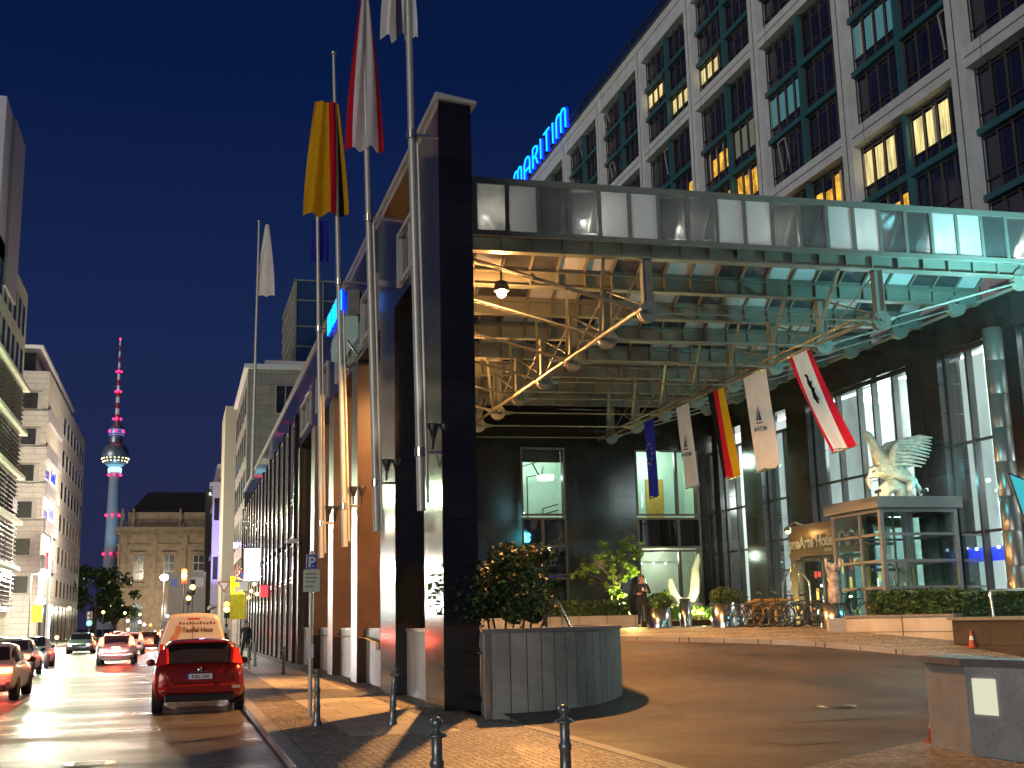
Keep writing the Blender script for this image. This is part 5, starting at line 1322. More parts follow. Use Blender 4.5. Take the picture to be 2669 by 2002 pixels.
        g = MB(); g.sphere((s*(w+.10), 2.75*sc_, .99), .10, 10, .8); g.bar((s*(w-.04),2.75*sc_,.94),(s*(w+.06),2.75*sc_,.96),.05); g.build('wing_mirror', pm if kind == 'hatch' else M['black'], t)
        for yy in (.80*sc_, 3.45*sc_):
            g = MB(); g.lathe((s*(w-.10), yy, .31), [(.19,-.11),(.30,-.11),(.315,-.08),(.315,.08),(.30,.11),(.19,.11)], 24, axis='x'); wh_ = g.build('wheel', M['rubber'], t)
            g = MB(); g.lathe((s*(w-.10), yy, .31), [(.001,s*.07),(.20,s*.09)], 18, axis='x'); g.build('rim', M['rim'], wh_)
    return t
CR = paint('car_red', (.33,.022,.014)); CW = paint('car_white', (.62,.60,.58), .1); CK = paint('car_black', (.02,.02,.025)); CS = paint('car_silver', (.42,.42,.44), .7); CB = paint('car_cream', (.55,.50,.36), .1)
car((.46,26.4,0), 0, 'red hatchback parked at the kerb with its rear to the camera', CR, W=1.90, Hh=1.50)
GC = 'cars driving in the street'
tcar = car((-4.9,33.5,0), 0, 'white car with glowing tail lights at the lower left, nearest in the driving lane', CW, lights='both', kind='sedan', L=4.6, plate='', badge=False, group=GC)
car((-2.9,62,0), 0, 'silver car with red tail lights stopping in mid street', CS, lights='both', plate='', badge=False, group=GC)
car((-3.1,84,0), 0, 'small white car far ahead with glowing tail lights, left of the van', CW, lights='tail', plate='', badge=False, group=GC)
car((-6.3,50,0), 0, 'red tailed cream taxi in the left lane behind the nearest white car', CB, lights='both', kind='sedan', L=4.6, plate='', badge=False, group=GC)
car((-6.7,64,0), PI, 'white oncoming car with glaring headlights in the far lane', CW, lights='both', kind='sedan', L=4.6, plate='', badge=False, group=GC)
car((-8.3,62,0), PI, 'black oncoming car with bright headlights at the far left', CK, lights='head', plate='', badge=False, group=GC)
car((-8.6,51,0), PI, 'black car with pale headlights cut by the left edge', CK, lights='head', plate='', badge=False, group=GC)
car((-6.8,96,0), PI, 'distant oncoming car with headlights under the trees', CS, lights='head', plate='', badge=False, group=GC)
car((-.9,112,0), 0, 'far dark car with red lights just before the crossing', CK, lights='tail', plate='', badge=False, group=GC)
car((.4,66,0), 0, 'dark parked car hidden beyond the cream van', CK, lights='off', plate='', badge=False, group='cars parked at the kerb')
car((-10.3,75,0), PI, 'dark parked car by the left kerb', CK, lights='off', plate='', badge=False, group='cars parked at the kerb')
car((-2.2,100,0), 0, 'far silver car with red tail lights in the middle of the street, under the palace', CS, lights='tail', plate='', badge=False, group=GC)
car((-4.9,108,0), 0, 'far red car with glowing tail lights left of the far silver car', CR, lights='tail', plate='', badge=False, group=GC)
# van
vn = thing('delivery_van', 'cream delivery van with lettering on its rear doors, parked ahead of the red car', 'van', (.40,36.2,0))
M['van'] = paint('van_cream', (.60,.54,.46), 0)
def vring(y, w, z1, k): 
    h = [(w*.96,.45),(w,.9),(w*.985,1.35),(w*k,z1-.16),(w*(k-.10),z1-.04),(w*(k-.3),z1),(0,z1+.02)]
    return [(x,y,z) for x, z in h]+[(-x,y,z) for x, z in h[-2::-1]]
R = [vring(.0,.90,2.07,.78),vring(.12,.95,2.15,.80),vring(3.6,.95,2.17,.80),vring(4.3,.93,1.8,.78),vring(4.9,.88,1.2,.8)]; nn_ = len(R[0]); mb = MB()
mb.add([p for r in R for p in r], [(i*nn_+k, i*nn_+k+1, (i+1)*nn_+k+1, (i+1)*nn_+k) for i in range(4) for k in range(nn_-1)]+[(i*nn_+nn_-1, i*nn_, (i+1)*nn_, (i+1)*nn_+nn_-1) for i in range(4)]+[tuple(range(nn_))[::-1], tuple(range(4*nn_,5*nn_))], False)
mb.build('body', M['van'], vn, bevel=.03)
M['brown_ink'] = mat('brown_lettering', (.18,.07,.03), .6)
b = MB(); text_mb(b, 'Tauffel Haus', .20, (.14,-.012,1.62), (1,0,0), (0,0,1), .006, 'CENTER', bold=.006, squeeze=.86); b.build('lettering', M['brown_ink'], vn)
b = MB()
for k in range(11): b.box(-.38+k*.095,-.38+k*.095+.06,-.012,-.006,1.84,1.84+.05+.03*(k % 3 == 0))
b.build('small_lettering', M['brown_ink'], vn, kind='stuff') if 0 else b.build('small_lettering', M['brown_ink'], vn)
M['picture'] = mat('printed_figure', (.45,.19,.08), .6, var=.4, scale=3)
b = MB(); b.add([(x,-.012,z) for x, z in [(-.66,1.30),(-.62,1.47),(-.50,1.60),(-.46,1.80),(-.36,1.82),(-.30,1.70),(-.36,1.57),(-.42,1.43),(-.46,1.29),(-.56,1.25)]], [tuple(range(10))]); b.build('printed_figure', M['picture'], vn)
b = MB(); b.box(-.86,.86,-.08,.06,.38,.56); b.build('bumper', M['black'], vn); b = MB(); b.box(-.15,.2,-.02,.01,1.98,2.02); b.build('brake_light', M['tail'], vn)
b = MB(); b.box(-.008,.008,-.006,.0,.6,1.95); b.build('door_gap', M['black'], vn)
for s in (1,-1):
    b = MB(); b.box(min(s*.80,s*.90), max(s*.80,s*.90), -.03,.05,.95,1.30); b.build('tail_light', M['tail_on'] if 0 else M['tail'], vn)
    b = MB(); b.box(min(s*.96,s*1.14), max(s*.96,s*1.14), 3.9,3.98,1.25,1.55); b.build('wing_mirror', M['black'], vn)
    for yy in (.8, 4.0):
        b = MB(); b.lathe((s*.84,yy,.33), [(.19,-.11),(.33,-.10),(.33,.10),(.19,.11)], 20, axis='x'); wv = b.build('wheel', M['rubber'], vn)
        b = MB(); b.lathe((s*.84,yy,.33), [(.001,s*.07),(.20,s*.09)], 16, axis='x'); b.build('rim', M['rim'], wv)
# ------------------------------------------------------------------ distant buildings
M['beige'] = slabmat('beige_stone', (.62,.58,.51), (.58,.54,.475), (.25,.22,.18), 2.4, .62, .7, .02, 'wall', .2, .06, dirt=.12)
M['greyst'] = slabmat('grey_stone', (.30,.275,.25), (.27,.25,.23), (.14,.13,.12), 1.8, .9, .7, .02, 'wall', .2, .06, dirt=.12)
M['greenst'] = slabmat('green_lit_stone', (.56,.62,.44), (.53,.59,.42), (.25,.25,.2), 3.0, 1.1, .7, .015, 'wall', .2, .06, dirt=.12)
M['winbk'] = mat('far_window', (.02,.022,.028), .15, var=.3, scale=.3, spec=.8)
M['winframe'] = mat('far_window_frame', (.5,.47,.42), .6)
M['lilac'] = mat('lilac_render', (.48,.45,.62), .7, var=.08)
M['louvre'] = mat('louvre', (.06,.07,.055), .5)
M['ribbed'] = mat('ribbed_panel', (.42,.40,.42), .5, var=.1)
def bldg(name, label, x0, x1, y0, y1, H_, m, floors, ncol_y=0, ncol_x=0, face='+x', g0=4.2, win=(.55,.62), frames=True, gx=None):
    """box building with window openings as parts on the faces towards the street (x1 or x0) and towards the camera (y0)"""
    t = thing(name, label, 'building', ((x0+x1)/2,(y0+y1)/2,0)); ox, oy = (x0+x1)/2, (y0+y1)/2
    b = MB(); b.box(x0-ox,x1-ox,y0-oy,y1-oy,0,H_); b.build('wall', m, t)
    fh = (H_-g0-.8)/floors
    for f in range(floors):
        z0 = g0+fh*f+fh*(1-win[1])/2; z1 = z0+fh*win[1]
        if ncol_y:
            xs = x1 if face == '+x' else x0; s = 1 if face == '+x' else -1
            for k in range(ncol_y):
                c = y0+(y1-y0)*(k+.5)/ncol_y; hw = (y1-y0)/ncol_y*win[0]/2
                w = MB(); w.box(min(xs+s*.01,xs+s*.05)-ox,max(xs+s*.01,xs+s*.05)-ox,c-hw-.06-oy,c+hw+.06-oy,z0-.06,z1+.06); wo = w.build('window', M['winframe'], t)
                w = MB()
                w.box(min(xs+s*.03,xs+s*.07)-ox,max(xs+s*.03,xs+s*.07)-ox,c-hw-oy,c-.04-oy,z0,z1); w.box(min(xs+s*.03,xs+s*.07)-ox,max(xs+s*.03,xs+s*.07)-ox,c+.04-oy,c+hw-oy,z0,z1); w.build('pane', M['winbk'], wo)
        if ncol_x:
            for k in range(ncol_x):
                a, e = (x0, x1) if gx is None else gx
                c = a+(e-a)*(k+.5)/ncol_x; hw = (e-a)/ncol_x*win[0]/2
                w = MB(); w.box(c-hw-.06-ox,c+hw+.06-ox,y0-.05-oy,y0-.01-oy,z0-.06,z1+.06); wo = w.build('window', M['winframe'], t)
                w = MB(); w.box(c-hw-ox,c-.05-ox,y0-.09-oy,y0-.03-oy,z0,z1); w.box(c+.05-ox,c+hw-ox,y0-.09-oy,y0-.03-oy,z0,z1); w.build('pane', M['winbk'], wo)
    return t
# beige corner building, left
bb = thing('beige_corner_building', 'beige stone office block with ribbon windows and blue neon letters left of the street', 'building', (-20,165,0))
b = MB(); b.box(-20,5,-24,30,0,30.6); b.build('wall', M['beige'], bb)
for f in range(6):
    z = 5.6+f*4.1
    w = MB(); w.box(-8.5,4.4,-24.12,-24.02,z,z+2.1); wo = w.build('window', M['winframe'], bb)
    w = MB()
    for k in range(4): w.box(-8.2+k*3.2,-8.2+k*3.2+2.5,-24.2,-24.1,z+.15,z+1.95)
    w.build('pane', M['winbk'], wo)
    if f >= 1:
        w = MB(); w.box(5.02,5.35,-23.7,-9,z-1.35,z+.2)
        for k in range(20): w.box(5.35,5.42,-23.6+k*.73,-23.4+k*.73,z-1.3,z+.15)
        w.build('ribbed_balcony', M['ribbed'], bb)
        b = MB(); b.box(-20,5.15,-24.3,-24.05,z-1.7,z-.12); b.build('parapet_band', M['beige'], bb)
    for k in range(7):
        y = -6+k*5.0
        w = MB(); w.box(5.02,5.1,y,y+2.4,z,z+2.3); wo = w.build('window', M['winframe'], bb); w = MB(); w.box(5.08,5.14,y+.15,y+2.25,z+.1,z+2.2); w.build('pane', M['winbk'], wo)
b = MB(); b.box(-20,3.0,-20,20,30.6,33.6); b.build('attic_storey', M['winbk'], bb); b = MB(); b.box(-20.5,4,-22.5,21,33.6,34.0); b.build('attic_roof', M['white'], bb)
b = MB()
for k in range(10): b.box(5.03,5.2,-22+k*5.2,-22+k*5.2+4,.3,4.6)
b.build('shopfront', M['winbk'], bb)
M['neon_w'] = emis('neon_white', (.75,1,1), 9)
b = MB(); b.box(5.2,5.5,-23.9,-23.2,3.5,8.2); b.box(5.2,5.5,-23.2,-19,7.7,8.2); b.box(5.2,5.6,-19,-18,7.9,11.2); b.build('white_tube_sign', M['neon_w'], bb)
b = MB(); b.box(5.2,5.5,-20.5,-19.3,8.4,10.4); b.build('red_sign', M['sign_red'], bb)
for z in (14.2, 18.3):
    tm = MB(); text_mb(tm, 'hotel', 1.7, (5.6,-22.5,z), (0,1,0), (0,0,1), .1, bold=.05, squeeze=1.2); tm.build('blue_letters', M['neon'], bb)
# green lit louvred building further left/nearer
gb_ = thing('louvred_green_building', 'pale green lit office building with dark louvres at the left edge', 'building', (-22,108,0))
b = MB(); b.box(-14,7,-30,10.8,0,33.5); b.build('wall', M['greenst'], gb_)
for f in range(7):
    z = 3.6+f*4.2
    if f >= 5:
        for k in range(13):
            y = -28+k*2.95; w = MB(); w.box(7.02,7.06,y,y+1.5,z,z+3.0); wo = w.build('window', M['winframe'], gb_); w = MB(); w.box(7.05,7.1,y+.1,y+1.4,z+.1,z+2.9); w.build('pane', M['winbk'], wo)
    else:
        for k in range(5):
            y = -26+k*7.3; w = MB(); w.box(7.02,7.07,y,y+6.6,z-.2,z+3.4); wo = w.build('window', M['winbk'], gb_)
            w = MB()
            for q in range(9): w.box(7.1,7.35,y,y+6.6,z-.1+q*.4,z-.02+q*.4)
            w.build('louvres', M['louvre'], wo)
        w = MB(); w.box(7.0,7.7,-29,10.9,z+3.55,z+3.9); w.build('floor_ledge', M['greenst'], gb_)
b = MB(); b.box(7.1,7.3,6.5,9.5,12.3,13.6); b.build('purple_sign', mat('purple_sign', (.08,.05,.3), .5), gb_)
M['towergrey'] = mat('pale_tower_render', (.62,.62,.66), .8, var=.05, scale=.2)
gt = thing('grey_slab_tower', 'plain grey concrete tower rising above the green lit building', 'building', (-21,104,0))
b = MB(); b.box(-10,6,-5.2,5.4,30,45.1); b.build('wall', M['towergrey'], gt); b = MB(); b.box(6.02,6.25,-1.2,5.3,30,44.9); b.build('lift_shaft_panel', M['ribbed'], gt)
# right side: grey stone building behind the glass front, glass roof box, red roof object
gr = bldg('grey_stone_building', 'grey stone building with paired windows behind the colonnade roof line', 5.0, 18, 99.5, 119.2, 22.9, M['greyst'], 5, 5, 3, '-x', 4.5, (.5,.66), gx=(6.6,15.6))
b = MB(); b.box(-6.8,6.6,-10.1,10,22.9,23.3); b.box(-5,6.5,-8,9,23.3,24.1); b.build('roof_slab', M['white'], gr)
gx_ = thing('glass_roof_pavilion', 'blue glass box with metal frame on top of the grey stone building', 'building', (14.6,113,23.3))
b = MB(); b.box(-4.6,6,-1,14,0,11.2); b.build('glazing', mat('blue_glass', (.02,.045,.12), .04, spec=1, var=.3, scale=.2), gx_)
b = MB()
for x in (-4.6,-2.0,.6,3.2,5.9): b.box(x-.07,x+.07,-1.1,-1.02,0,11.3)
for z in (2.2,4.6,6.6,9.2,11.2): b.box(-4.65,6,-1.1,-1.01,z-.06,z+.06)
for k in range(12): b.box(-4.75,-4.62,-1+k*1.25,-.85+k*1.25,0,11.3)
for z in (1.2,2.4,3.6,4.8,6,7.2,8.4,9.6,11.1): b.box(-4.74,-4.61,-1,14,z-.05,z+.05)
b.build('frame', M['steel'], gx_)
ro_ = thing('red_roof_tank', 'rounded red object on the roof beside the blue glass box', 'sign', (8.7,112,24.1))
b = MB(); b.lathe((0,0,0), [(.9,0),(1.0,.6),(.95,1.8),(.6,2.3),(.01,2.4)], 16); b.build('drum', mat('red_drum', (.35,.03,.03), .5, emit=(1,.05,.05), es=.12), ro_)
b = MB(); b.bar((-1.6,0,0),(-1.6,0,1.2),.06); b.bar((-1.6,0,1.2),(-.8,0,1.2),.06); b.build('railing', M['alu'], ro_)
# lilac old building and neighbours
li = bldg('lilac_old_building', 'lilac lit old apartment building with bay window and cornices on the right of the street', 5.3, 16, 176, 214, 24.5, M['lilac'], 5, 6, 0, '-x', 4.2, (.34,.6))
b = MB()
for z in (4.4,12.8,21.0,24.3): b.box(-5.9,-5.3,-19,19,z,z+.5)
b.box(-6.4,-5.3,-19.2,-16.2,4.6,21.5); b.box(-6.9,-5.3,-19.5,-15.9,21.5,22.1); b.build('cornice', M['lilac'], li)
for z in (8.2, 16.6):
    w = MB(); w.box(-6.2,-5.5,-19.28,-19.22,z,z+3.2); w.build('bay_window', M['winbk'], li)
bldg('cream_party_wall', 'narrow cream lit wall between the grey building and the lilac building', 4.75, 12, 146, 158, 28, mat('cream_wall', (.52,.46,.34), .8, var=.08), 1, 0, 0)
dk = bldg('dark_office_tower', 'dark narrow tower with green white roof light beyond the lilac building', 4.2, 12, 222, 232, 26.5, mat('dark_tower', (.06,.055,.05), .7), 6, 0, 0)
b = MB(); b.box(-2.0,-1.6,-5.3,-5.1,21,25.5); b.box(-3.4,-2.0,-5.3,-5.1,25.1,25.5); b.build('roof_light', emis('green_white_light', (.7,1,.75), 5), dk)
# baroque palace closing the street
pa = thing('baroque_palace', 'old baroque stone palace with dark hipped roof closing the end of the street', 'building', (-2.8,245,0))
M['palace'] = slabmat('palace_stone', (.33,.25,.17), (.29,.225,.155), (.2,.17,.12), 1.8, .8, .85, .02, 'wall', .3, .1, dirt=.3)
b = MB(); b.box(-8.6,14,-10,14,0,19.6); b.build('wall', M['palace'], pa)
b = MB(); b.box(-9.3,14,-10.8,14,19.6,20.3); b.box(-9.0,14,-10.4,14,18.9,19.6); b.box(-8.8,14,-10.2,14,16.7,17.1); b.box(-8.8,14,-10.25,14,8.6,9.0)
for k in range(40): b.box(-9.2+k*.6,-8.95+k*.6,-10.7,-10.3,18.95,19.5)
b.build('cornice', M['palace'], pa)
b = MB(); b.box(-7.0,14,-9.4,-9.0,20.3,23.2)
for k in range(24): b.box(-8.4+k*.5,-8.2+k*.5,-9.9,-9.7,20.3,21.4)
b.build('balustrade', M['palace'], pa)
b = MB(); b.add([(-6.8,-9.4,23.2),(14,-9.4,23.2),(14,12,23.2),(-6.8,12,23.2),(-3.6,-4,27.6),(14,-4,27.6),(14,6,27.6),(-3.6,6,27.6)], [(0,1,5,4),(1,2,6,5),(2,3,7,6),(3,0,4,7),(4,5,6,7)]); b.build('roof', mat('slate_roof', (.035,.028,.028), .7, var=.2), pa)
for x in (-8.0,-6.0,2.6):
    b = MB(); b.lathe((x,-9.6,20.3), [(.5,0),(.5,.8),(.3,1.1),(.4,1.9),(.55,2.4),(.25,2.9),(.3,3.4),(.01,3.7)], 10); b.build('roof_statue', M['palace'], pa)
for x in (-7.6,-2.2,3.4,8.8):
    b = MB(); b.box(x-.45,x+.45,-10.35,-10.0,.5,18.9); b.box(x-.6,x+.6,-10.45,-10.0,16.8,18.9); b.build('pilaster', M['palace'], pa)
for x in (-4.8,.7,6.1):
    w = MB(); w.box(x-1.0,x+1.0,-10.12,-10.02,10.4,15.0); wo = w.build('window', M['winframe'], pa)
    w = MB()
    for q in (-.9,.08): 
        for z in (10.55,12.1,13.6): w.box(x+q,x+q+.82,-10.18,-10.08,z,z+1.3)
    w.build('pane', M['winbk'], wo)
    w = MB(); w.box(x-1.4,x+1.4,-10.5,-10.0,9.2,9.9); w.build('balcony', M['palace'], pa); w = MB(); w.box(x-1.35,x+1.35,-10.4,-10.0,15.1,15.6); w.build('window_pediment', M['palace'], pa)
    w = MB(); pts = [(x-1.0,1.0),(x+1.0,1.0),(x+1.0,5.4)]+[(x+math.cos(a)*1.0,5.4+math.sin(a)*1.0) for a in [PI*i/8 for i in range(1,8)]]+[(x-1.0,5.4)]
    w.prism(pts, -10.1, -10.03, 'xz'); w.build('arched_window', M['winbk'], pa)
bo = thing('grey_site_container', 'plain grey box building in front of the palace behind the crossing', 'building', (1.0,180,0))
b = MB(); b.box(-2.6,2.6,-2,2,1.2,9.4); b.build('wall', mat('grey_container', (.26,.235,.22), .8, var=.1), bo); b = MB(); b.box(.3,2.3,-2.08,-2.0,7.2,8.6); b.build('panel', M['ribbed'], bo); b = MB(); b.box(-2.2,-1.4,-2.08,-2,7.4,8.4); b.build('panel', M['sign_blue'], bo)
# television tower
tv = thing('television_tower', 'distant television tower with silver sphere and red and white mast', 'tower', (-80,1500,0))
M['tvc'] = mat('tower_concrete', (.30,.32,.36), .7, var=.1, scale=.05); M['tvs'] = mat('tower_sphere', (.35,.37,.40), .35, metal=.6, var=.3, scale=.2)
M['beacon'] = emis('red_beacon', (1,.01,.08), 9); M['tvband'] = emis('tower_band_light', (.35,.75,.95), 2.2); M['tvred'] = mat('mast_red', (.40,.03,.03), .6, emit=(.5,.03,.03), es=.10); M['tvwhite'] = mat('mast_white', (.6,.6,.6), .6, emit=(.5,.5,.6), es=.2)
b = MB(); b.lathe((0,0,0), [(16,0),(10.5,30),(8.4,90),(7.0,150),(6.0,186)], 24); b.build('shaft', M['tvc'], tv)
b = MB(); b.sphere((0,0,207), 16, 32); b.build('sphere', M['tvs'], tv)
b = MB(); b.lathe((0,0,0), [(7.8,186),(8.2,190),(7,192)], 20); b.build('collar', M['tvband'], tv)
b = MB(); b.lathe((0,0,0), [(8,222),(7.6,230),(8.6,232),(8.6,240),(7,242),(3.5,246),(3.2,252)], 20); b.build('crown', M['tvs'], tv)
b = MB(); 
for k in range(4): b.lathe((0,0,231+k*2.2), [(8.7,0),(8.7,.6)], 20)
b.build('crown_lights', emis('violet_lights', (.35,.3,1), 1.0), tv)
for k in range(14):
    z = 250+k*7.2; r = 2.6-1.9*k/14
    b = MB(); b.lathe((0,0,0), [(r,z),(r-.1,z+7.2)], 10); b.build('mast_section', M['tvred'] if k % 2 == 0 else M['tvwhite'], tv)
b = MB()
for z, r, n_ in ((352,1,1),(311,3,3),(286,3.4,3),(252,5,3),(236,9.2,6),(183,8,6),(134,9,6),(88,10.4,6)):
    for k in range(n_):
        a = -PI/2+2*PI*k/n_+.0; b = MB(); b.sphere((r*math.cos(a) if n_ > 1 else 0, r*math.sin(a) if n_ > 1 else 0, z), 1.35, 8); b.build('red_beacon', M['beacon'], tv)
b = MB()
for k in range(20):
    a = 2*PI*k/20
    for z in (199,202.5): b.sphere((16.2*math.cos(a)*math.sqrt(max(.1,1-((207-z)/16)**2)), 16.2*math.sin(a)*math.sqrt(max(.1,1-((207-z)/16)**2)), z), .9, 6)
b.build('sphere_windows', emis('sphere_window_light', (1,.85,.45), 3.5), tv)
b = MB(); b.lathe((0,0,207), [(6,-14.9),(9.5,-13.0),(12.2,-10.4)], 24); b.build('underside_light', emis('sphere_under', (.25,.6,.8), .8), tv)
# trees at the left in the distance
def crowntree(label, x, y, z0, w, h, seed):
    t = thing('street_tree', label, 'tree', (x,y,0), 0, 'dark trees at the end of the street')
    b = MB(); b.tube([(0,0,0),(.1,0,z0*.7),(0,0,z0+h*.5)], [.35,.28,.12], 8)
    rr = random.Random(seed)
    for k in range(6): a = rr.uniform(0,6.28); b.tube([(0,0,z0*.8),(w*.35*math.cos(a),w*.35*math.sin(a),z0+h*.4)], [.14,.04], 6)
    b.build('trunk', M['bark'], t)
    cs = [(rr.gauss(0,w*.26),rr.gauss(0,w*.2),z0+h*rr.uniform(.1,.9),w*rr.uniform(.12,.22)) for _ in range(20)]
    def f(r2): p = clumps(r2, cs, .8); return p, (1 if r2.random() < .3 else 0)
    leaves(2600, f, .30, None, seed).build('crown', [M['leafdk'], M['leaf']], t)
for i, (x, y, z0, w, h, lb) in enumerate([(-17.5,205,3,9,9,'left tree next to the beige corner building'),(-13.5,212,3,9,8.5,'middle tree below the television tower'),(-19,190,3,8,6,'low tree just right of the beige corner building'),(-10.5,216,2.5,7,7,'right tree touching the baroque palace')]):
    crowntree(lb, x, y, z0, w, h, 50+i)
# ------------------------------------------------------------------ street lights, signals and small far things
def far_lamp(name, label, loc, h, r, m, arm=0, cat='lamp', group=None):
    t = thing(name, label, cat, loc, 0, group)
    b = MB(); b.tube([(0,0,0),(0,0,h)], .06, 8)
    if arm: b.tube([(0,0,h),(arm,0,h+.15)], .05, 6)
    b.build('post', M['steel_dk'], t)
    b = MB(); b.sphere((arm,0,h+.0), r, 10, .8); b.build('lamp_head', m, t)
    return t
M['lamp_warm2'] = emis('warm_street_lamp', (1,.75,.42), 40); M['lamp_cold'] = emis('cold_street_lamp', (.65,.8,1), 60); M['sig_red'] = emis('signal_red', (1,.12,.01), 45); M['sig_amber'] = emis('signal_amber', (1,.5,.05), 30); M['sig_green'] = emis('signal_green', (.02,1,.5), 25)
far_lamp('street_lamp', 'warm curved street lamp in front of the beige corner building', (-14.3,128,0), 7.2, .42, M['lamp_warm2'], 1.3)
far_lamp('street_lamp', 'glaring cold white lamp over the crossing left of the traffic light', (-1.58,130,0), 6.8, .42, M['lamp_cold'], 0)
far_lamp('street_lamp', 'round white globe lamp by the left shops', (-12.3,118,0), 4.3, .45, M['sign_white'], 0)
def signal(label, loc, h, lit):
    t = thing('traffic_light', label, 'traffic light', loc, 0, 'traffic lights at the crossing')
    b = MB(); b.tube([(0,.1,0),(0,.1,h)], .06, 8); b.box(-.26,.26,-.12,.12,h-.2,h+1.3); b.build('post_and_housing', M['black'], t)
    for k, (nm, m) in enumerate((('green_lens','sig_green'),('amber_lens','sig_amber'),('red_lens','sig_red'))):
        b = MB(); b.lathe((0,-.13,h+.1+k*.45), [(.001,-.06),(.24,0)], 12, axis='y'); b.build(nm, M[m] if nm[0] in lit else M['black'], t)
signal('red traffic light glowing brightest over the crossing', (.42,128,0), 6.3, 'ra')
signal('amber traffic light just right below the brightest red one', (1.2,120,0), 4.9, 'a')
signal('lower amber traffic light above the cream van', (1.0,140,0), 4.3, 'a')
signal('traffic light right of the van near the yellow sign', (4.1,110,0), 2.6, 'ra')
signal('green traffic light under the distant trees', (-8.9,132,0), 2.2, 'g')
rs = random.Random(9)
M['bokeh'] = [emis('point_warm', (1,.6,.15), 20), emis('point_white', (1,.95,.9), 20), emis('point_red', (1,.08,.02), 18)]
spots = [(-8.6,150,3.6,0),(-7.0,170,3.7,0),(-5.2,175,3.5,0),(-10.6,128,3.8,0),(-6.1,160,1.5,1),(-6.2,160,2.6,1),(-4.3,165,2.1,1),(-4.8,162,2.4,1),(-3.2,150,2.0,2),(-1.3,150,3.0,1),(.0,152,3.1,2),(.5,150,2.9,0),(1.6,140,3.0,0),(-10.9,120,1.0,0),(-9.3,130,.9,2),(-7.6,140,1.0,1)]
for i, (x, y, z, c) in enumerate(spots):
    names = ['warm','white','red']
    t = thing('distant_light', 'tiny %s light point far down the street' % names[c], 'light', (x,y,0), 0, 'tiny %s lights far down the street' % names[c])
    b = MB(); b.tube([(0,0,0),(0,0,z)], .03, 5); b.build('post', M['steel_dk'], t); b = MB(); b.sphere((0,0,z), .17, 8); b.build('bulb', M['bokeh'][c], t)
# row of small bulbs at the glass front
for k in range(7):
    t = thing('bulb_bracket', 'small warm bulb on the far end of the glass front', 'lamp', (4.55, 93-k*3.1, 3.6+.35*(k%3)), 0, 'small warm bulbs along the glass front')
    b = MB(); b.bar((0,0,0),(.3,0,0),.03); b.build('bracket', M['black'], t); b = MB(); b.sphere((0,0,0), .10, 8); b.build('bulb', M['bokeh'][0], t)
# traffic signs right of van
def rsign(label, loc, h, shape, m, back=None):
    t = thing('traffic_sign', label, 'sign', loc); b = MB(); b.tube([(0,.05,0),(0,.05,h+.3)], .04, 8); b.build('pole', M['alu'], t)
    b = MB()
    if shape == 'tri': b.add([(-.5,0,h+.4),(.5,0,h+.4),(0,0,h-.45)], [(0,1,2)]); b.build('plate', M['cone'], t); b = MB(); b.add([(-.33,-.01,h+.3),(.33,-.01,h+.3),(0,-.01,h-.26)], [(0,1,2)]); b.build('inner_plate', M['white'], t)
    elif shape == 'round': 
        b.lathe((0,0,h), [(.001,-.01),(.32,0)], 18, axis='y'); b.build('plate', mat('sign_ring_red', (.5,.03,.05), .5), t); b = MB(); b.lathe((0,-.02,h), [(.001,-.01),(.24,0)], 18, axis='y'); b.build('inner_plate', M['sign_blue'], t)
        b = MB(); b.box(-.3,.3,-.02,0,h-1.05,h-.45); b.build('extra_plate', M['white'], t)
    else: b.box(-.45,.45,-.03,0,h-.9,h+.6); b.build('plate', m, t)
rsign('give way triangle sign beyond the van', (3.2,92,0), 4.6, 'tri', None)
rsign('round no stopping sign with white plate before the lilac building', (4.2,84,.12), 5.0, 'round', None)
M['yellow_board'] = mat('yellow_board', (.75,.62,.02), .5, emit=(.8,.7,0), es=.02)
rsign('tall yellow board right of the van', (3.4,74,.12), 2.9, 'board', M['yellow_board'])
rsign('small yellow board hanging on the thin grey mast at left', (-11.9,112,0), 3.3, 'board', M['yellow_board'])
t = thing('mast', 'thin pale mast at the right edge of the beige corner building', 'mast', (-14.6,148,0)); b = MB(); b.tube([(0,0,0),(0,0,12.5)], [.2,.14], 10); b.build('pole', M['white'], t); b = MB(); b.sphere((0,0,12.55), .16, 8); b.build('cap', M['alu'], t)
# shop lights on the left pavement
t = thing('shop_light_box', 'blazing white shop entrance at the far left', 'sign', (-14.9,103,0)); b = MB(); b.box(.0,.3,-2,2.5,.4,4.6); b.build('lit_face', emis('shop_face', (1,1,.96), 5), t); b = MB(); b.box(-.02,.5,-2.2,2.7,4.8,6.8); b.build('dark_awning', mat('navy_awning', (.03,.03,.10), .7), t)
t = thing('shop_light_box', 'blue and amber glowing shop sign cut by the left edge', 'sign', (-14.4,92,0)); b = MB(); b.box(.0,.3,-1.5,1.5,4.4,6.0); b.build('lit_face', emis('blue_shop_face', (.15,.35,1), 5), t); b = MB(); b.sphere((.4,1.2,5.6), .2, 8); b.sphere((.4,1.2,5.0), .2, 8); b.build('amber_bulb', M['lamp_warm2'], t)
t = thing('shop_light_box', 'thin white light column on the shops of the beige corner building', 'sign', (-14.8,150,0)); b = MB(); b.box(0,.3,-.3,.3,.3,4.6); b.build('lit_face', M['neon_w'], t); b = MB(); b.box(-.1,.35,-.4,.4,4.6,4.7); b.build('cap', M['black'], t)
